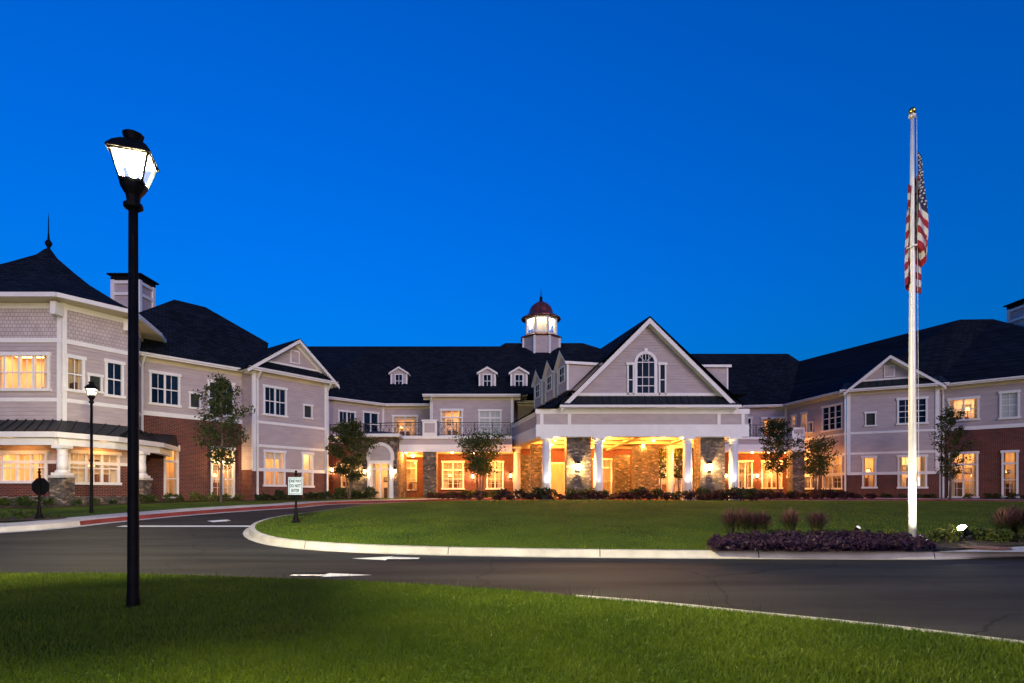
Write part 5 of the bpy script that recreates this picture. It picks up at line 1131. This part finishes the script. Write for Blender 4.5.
def tuft(loc, h, r, n, label, group, plume=True):
    t = empty('ornamental_grass', loc); tag(t, label, 'ornamental grass', group)
    for nm, cnt, mat, hs, w in (('blades', n, 'blade2', .8, .014), ('plumes', n, 'plume', 1.08, .02)):
        mb = MB()
        for k in range(cnt):
            a = R_.uniform(0, 6.28); lean = r*R_.random()**.6; hh = h*hs*R_.uniform(.7, 1.05); c, s = math.cos(a), math.sin(a); px_, py_ = -s*w/2, c*w/2; b0 = (c*.05*R_.random(), s*.05*R_.random()); m_ = (c*lean*.4, s*lean*.4, hh*.6); e = (c*lean, s*lean, hh*(1-.25*(lean/r)**2))
            if nm == 'blades': mb.quad((b0[0]-px_, b0[1]-py_, 0), (b0[0]+px_, b0[1]+py_, 0), (m_[0]+px_*.8, m_[1]+py_*.8, m_[2]), (m_[0]-px_*.8, m_[1]-py_*.8, m_[2])); mb.quad((m_[0]-px_*.8, m_[1]-py_*.8, m_[2]), (m_[0]+px_*.8, m_[1]+py_*.8, m_[2]), e)
            else: mb.quad((m_[0], m_[1], m_[2]), ((m_[0]+e[0])/2+px_, (m_[1]+e[1])/2+py_, (m_[2]+e[2])/2), e, ((m_[0]+e[0])/2-px_, (m_[1]+e[1])/2-py_, (m_[2]+e[2])/2))
        mb.build(nm, M[mat], t)
for px, py, hp, rp, lab, grp in ((730, 538, 24, 9, 'reddish feathery grass tuft in the clump at the left end of the flagpole bed', 'feathery grass clump left'), (742, 538, 25, 9, 'reddish feathery grass tuft in the clump at the left end of the flagpole bed', 'feathery grass clump left'), (752, 538, 22, 9, 'reddish feathery grass tuft in the clump at the left end of the flagpole bed', 'feathery grass clump left'), (763, 538, 22, 9, 'reddish feathery grass tuft in the clump at the left end of the flagpole bed', 'feathery grass clump left'),
    (790, 538, 25, 10, 'single reddish feathery grass tuft, middle of the flagpole bed', 'feathery grass in the flagpole bed'), (817, 537.5, 22, 11, 'single tawny feathery grass tuft nearer the flagpole with golden tips', 'feathery grass in the flagpole bed'),
    (1003, 540, 26, 10, 'tawny feathery grass tuft at the far right of the flagpole bed', 'feathery grass clump right'), (1013, 539, 28, 11, 'tawny feathery grass tuft at the far right of the flagpole bed', 'feathery grass clump right'), (1023, 540, 26, 11, 'tawny feathery grass tuft at the far right of the flagpole bed', 'feathery grass clump right')):
    x, y = gp(px, py, LAWN_H); m = y/F; tuft((x, y, Rz(y)+LAWN_H), hp*m*1.2, rp*m*1.5, 260, lab, grp)
shrubs('gold', 'leaf_bright', [gp(px, py, LAWN_H) for px, py in ((746, 541), (766, 541), (800, 540.5), (825, 540.5), (860, 540), (890, 540))], 'small yellow-green plant behind the purple ground cover', 'yellow-green plants behind the ground cover', cat='plant', nm='bedding_plant', size=(.3, .45), n=420, leaf=.12)
shrubs('gold2', 'leaf_bright', [gp(px, py, LAWN_H) for px, py in ((938, 543), (947, 542.5), (955, 541.5), (985, 541), (993, 542), (1004, 543.5), (1016, 543))], 'rounded yellow-green shrub by the bright ground spotlight', 'yellow-green shrubs by the spotlight', size=(.42, .68), n=520, leaf=.10)
# rock beside the small spotlight, manhole cover, big ground light
x, y = gp(857, 535, LAWN_H)
uplight((x, y, Rz(y)+LAWN_H), (fx-.02, fy, 1.6), 'small dim ground spotlight left of the flagpole', 70, 55)
x, y = gp(964, 541, LAWN_H); uplight((x, y, Rz(y)+LAWN_H), (fx+.0, fy-.02, 1.5), 'brightly glaring ground spotlight right of the flagpole', 130, 60, lens='spot_glare', sc=1.1)
x, y = fx, fy-.85; uplight((fx-.22, fy-.75, Rz(y)+LAWN_H-.07), (fx, fy, 1.6), 'added low spotlight sunk in the purple ground cover to brighten the flagpole foot', 36, 110)  # added lamp, kept out of sight, brightens the lower pole
for px, lab in ((598.5, 'small spotlight at the foot of the second portico column'), (687.5, 'small spotlight at the foot of the third portico column'), (733.5, 'small spotlight at the foot of the rightmost portico column'), (546.5, 'small spotlight at the foot of the leftmost front portico column')):
    x, y = pt(px, 33.2); uplight((x+.1, 33.0, .86), (x, 34.05, 3.5), lab, 34, 60, 'spotlights at the portico columns', (.9, .92, 1))
x, y = gp(978, 547.5, LAWN_H); mh = MB(); mh.lathe([(.42, 0), (.42, .014), (.36, .02), (.34, .014), (.0, .016)], 28); o = mh.build('manhole_cover', noise_mat('rust_iron', (.10, .035, .02), (.20, .08, .05), 12, .8)); o.location = (x, y-.15, Rz(y)+LAWN_H+.012); tag(o, 'round rusty manhole cover in the pale concrete apron', 'manhole cover')
# porch chairs
def chair(x, y, rz, label):
    t = empty('porch_chair', (x, y, .79), rz); tag(t, label, 'chair', 'chairs on the front porch')
    MB().box(-.28, .28, -.28, .26, .40, .46).build('seat', M['wood'], t); b = MB()
    b.box(-.28, -.23, .24, .29, .46, 1.1); b.box(.23, .28, .24, .29, .46, 1.1); b.box(-.28, .28, .235, .295, 1.1, 1.17)
    for k in range(5): b.box(-.20+k*.09, -.16+k*.09, .25, .28, .46, 1.1)
    b.build('backrest', M['wood'], t)
    for a in (-.26, .26):
        for c in (-.25, .26): MB().box(a-.025, a+.025, c-.025, c+.025, 0, .40).build('leg', M['wood'], t)
        MB().box(a-.04, a+.04, -.3, .24, .64, .68).build('armrest', M['wood'], t)
chair(*pt(402.5, 40.6), rad(5), 'dark wooden porch chair nearest the arched entrance'); chair(*pt(413, 40.6), rad(-8), 'dark wooden porch chair between the entrance and the stone porch pier')
# ------------------------------------------------------------------ grass
def grass(name, poly, n, hgt, wid, hf, label, ymax=None, dens=None):
    P = scatter(poly, n); P = P[P[:, 1] > 1.5]
    ang = np.arctan2(P[:, 0], P[:, 1]); P = P[np.abs(ang) < 0.86]
    if dens is not None: P = P[NP.random(len(P)) < dens(P)]
    m = len(P); Z = np.array([hf(a, b) for a, b in P]); a = NP.uniform(0, 6.283, m); h = hgt*NP.uniform(.5, 1.25, m); w = wid*NP.uniform(.7, 1.3, m)
    lean = h*NP.uniform(.1, .9, m); b = NP.uniform(0, 6.283, m)
    V = np.zeros((m, 3, 3)); V[:, 0, 0] = P[:, 0]-np.cos(a)*w; V[:, 0, 1] = P[:, 1]-np.sin(a)*w; V[:, 1, 0] = P[:, 0]+np.cos(a)*w; V[:, 1, 1] = P[:, 1]+np.sin(a)*w
    V[:, 0, 2] = V[:, 1, 2] = Z-.005; V[:, 2, 0] = P[:, 0]+np.cos(b)*lean; V[:, 2, 1] = P[:, 1]+np.sin(b)*lean; V[:, 2, 2] = Z+h
    me = bpy.data.meshes.new(name); me.vertices.add(3*m); me.vertices.foreach_set('co', V.ravel()); me.loops.add(3*m); me.loops.foreach_set('vertex_index', np.arange(3*m)); me.polygons.add(m); me.polygons.foreach_set('loop_start', np.arange(0, 3*m, 3)); me.polygons.foreach_set('loop_total', np.full(m, 3))
    me.materials.append(M['blade']); me.update(); me.validate(); o = bpy.data.objects.new(name, me); COL.objects.link(o); tag(o, label, 'grass', kind='stuff')
grass('grass', [p for p in near_poly if p[1] > 1.2 and abs(p[0]) < 12]+[(4.5, 1.6), (-3, 1.6), (-8.5, 5), (-12, 7.6)][::1], 420000, .034, .0045, near_h, 'mown green grass of the near lawn around the tall lantern', dens=lambda P: np.clip(4.2/P[:, 1], 0, 1))
grass('grass', isl_in, 230000, .038, .011, isl_h, 'mown green grass of the oval lawn', dens=lambda P: np.clip((14/P[:, 1])**1.5, 0, 1)*(~in_poly(P, gc)))

stems = [(x, y+NP.uniform(-.25, .05)) for x, y in edge if abs(x) < 8 and y > 3 for _ in range(14)]
mb = MB()
for x, y in stems:
    x += NP.uniform(-.25, .25); z = near_h(x, y); hh = NP.uniform(.07, .17); dx, dy = NP.uniform(-.05, .05, 2); mb.quad((x-.003, y, z), (x+.003, y, z), (x+dx, y+dy, z+hh))
tag(mb.build('grass', M['blade2']), 'stray taller grass stems along the edge of the near lawn', 'grass', kind='stuff')
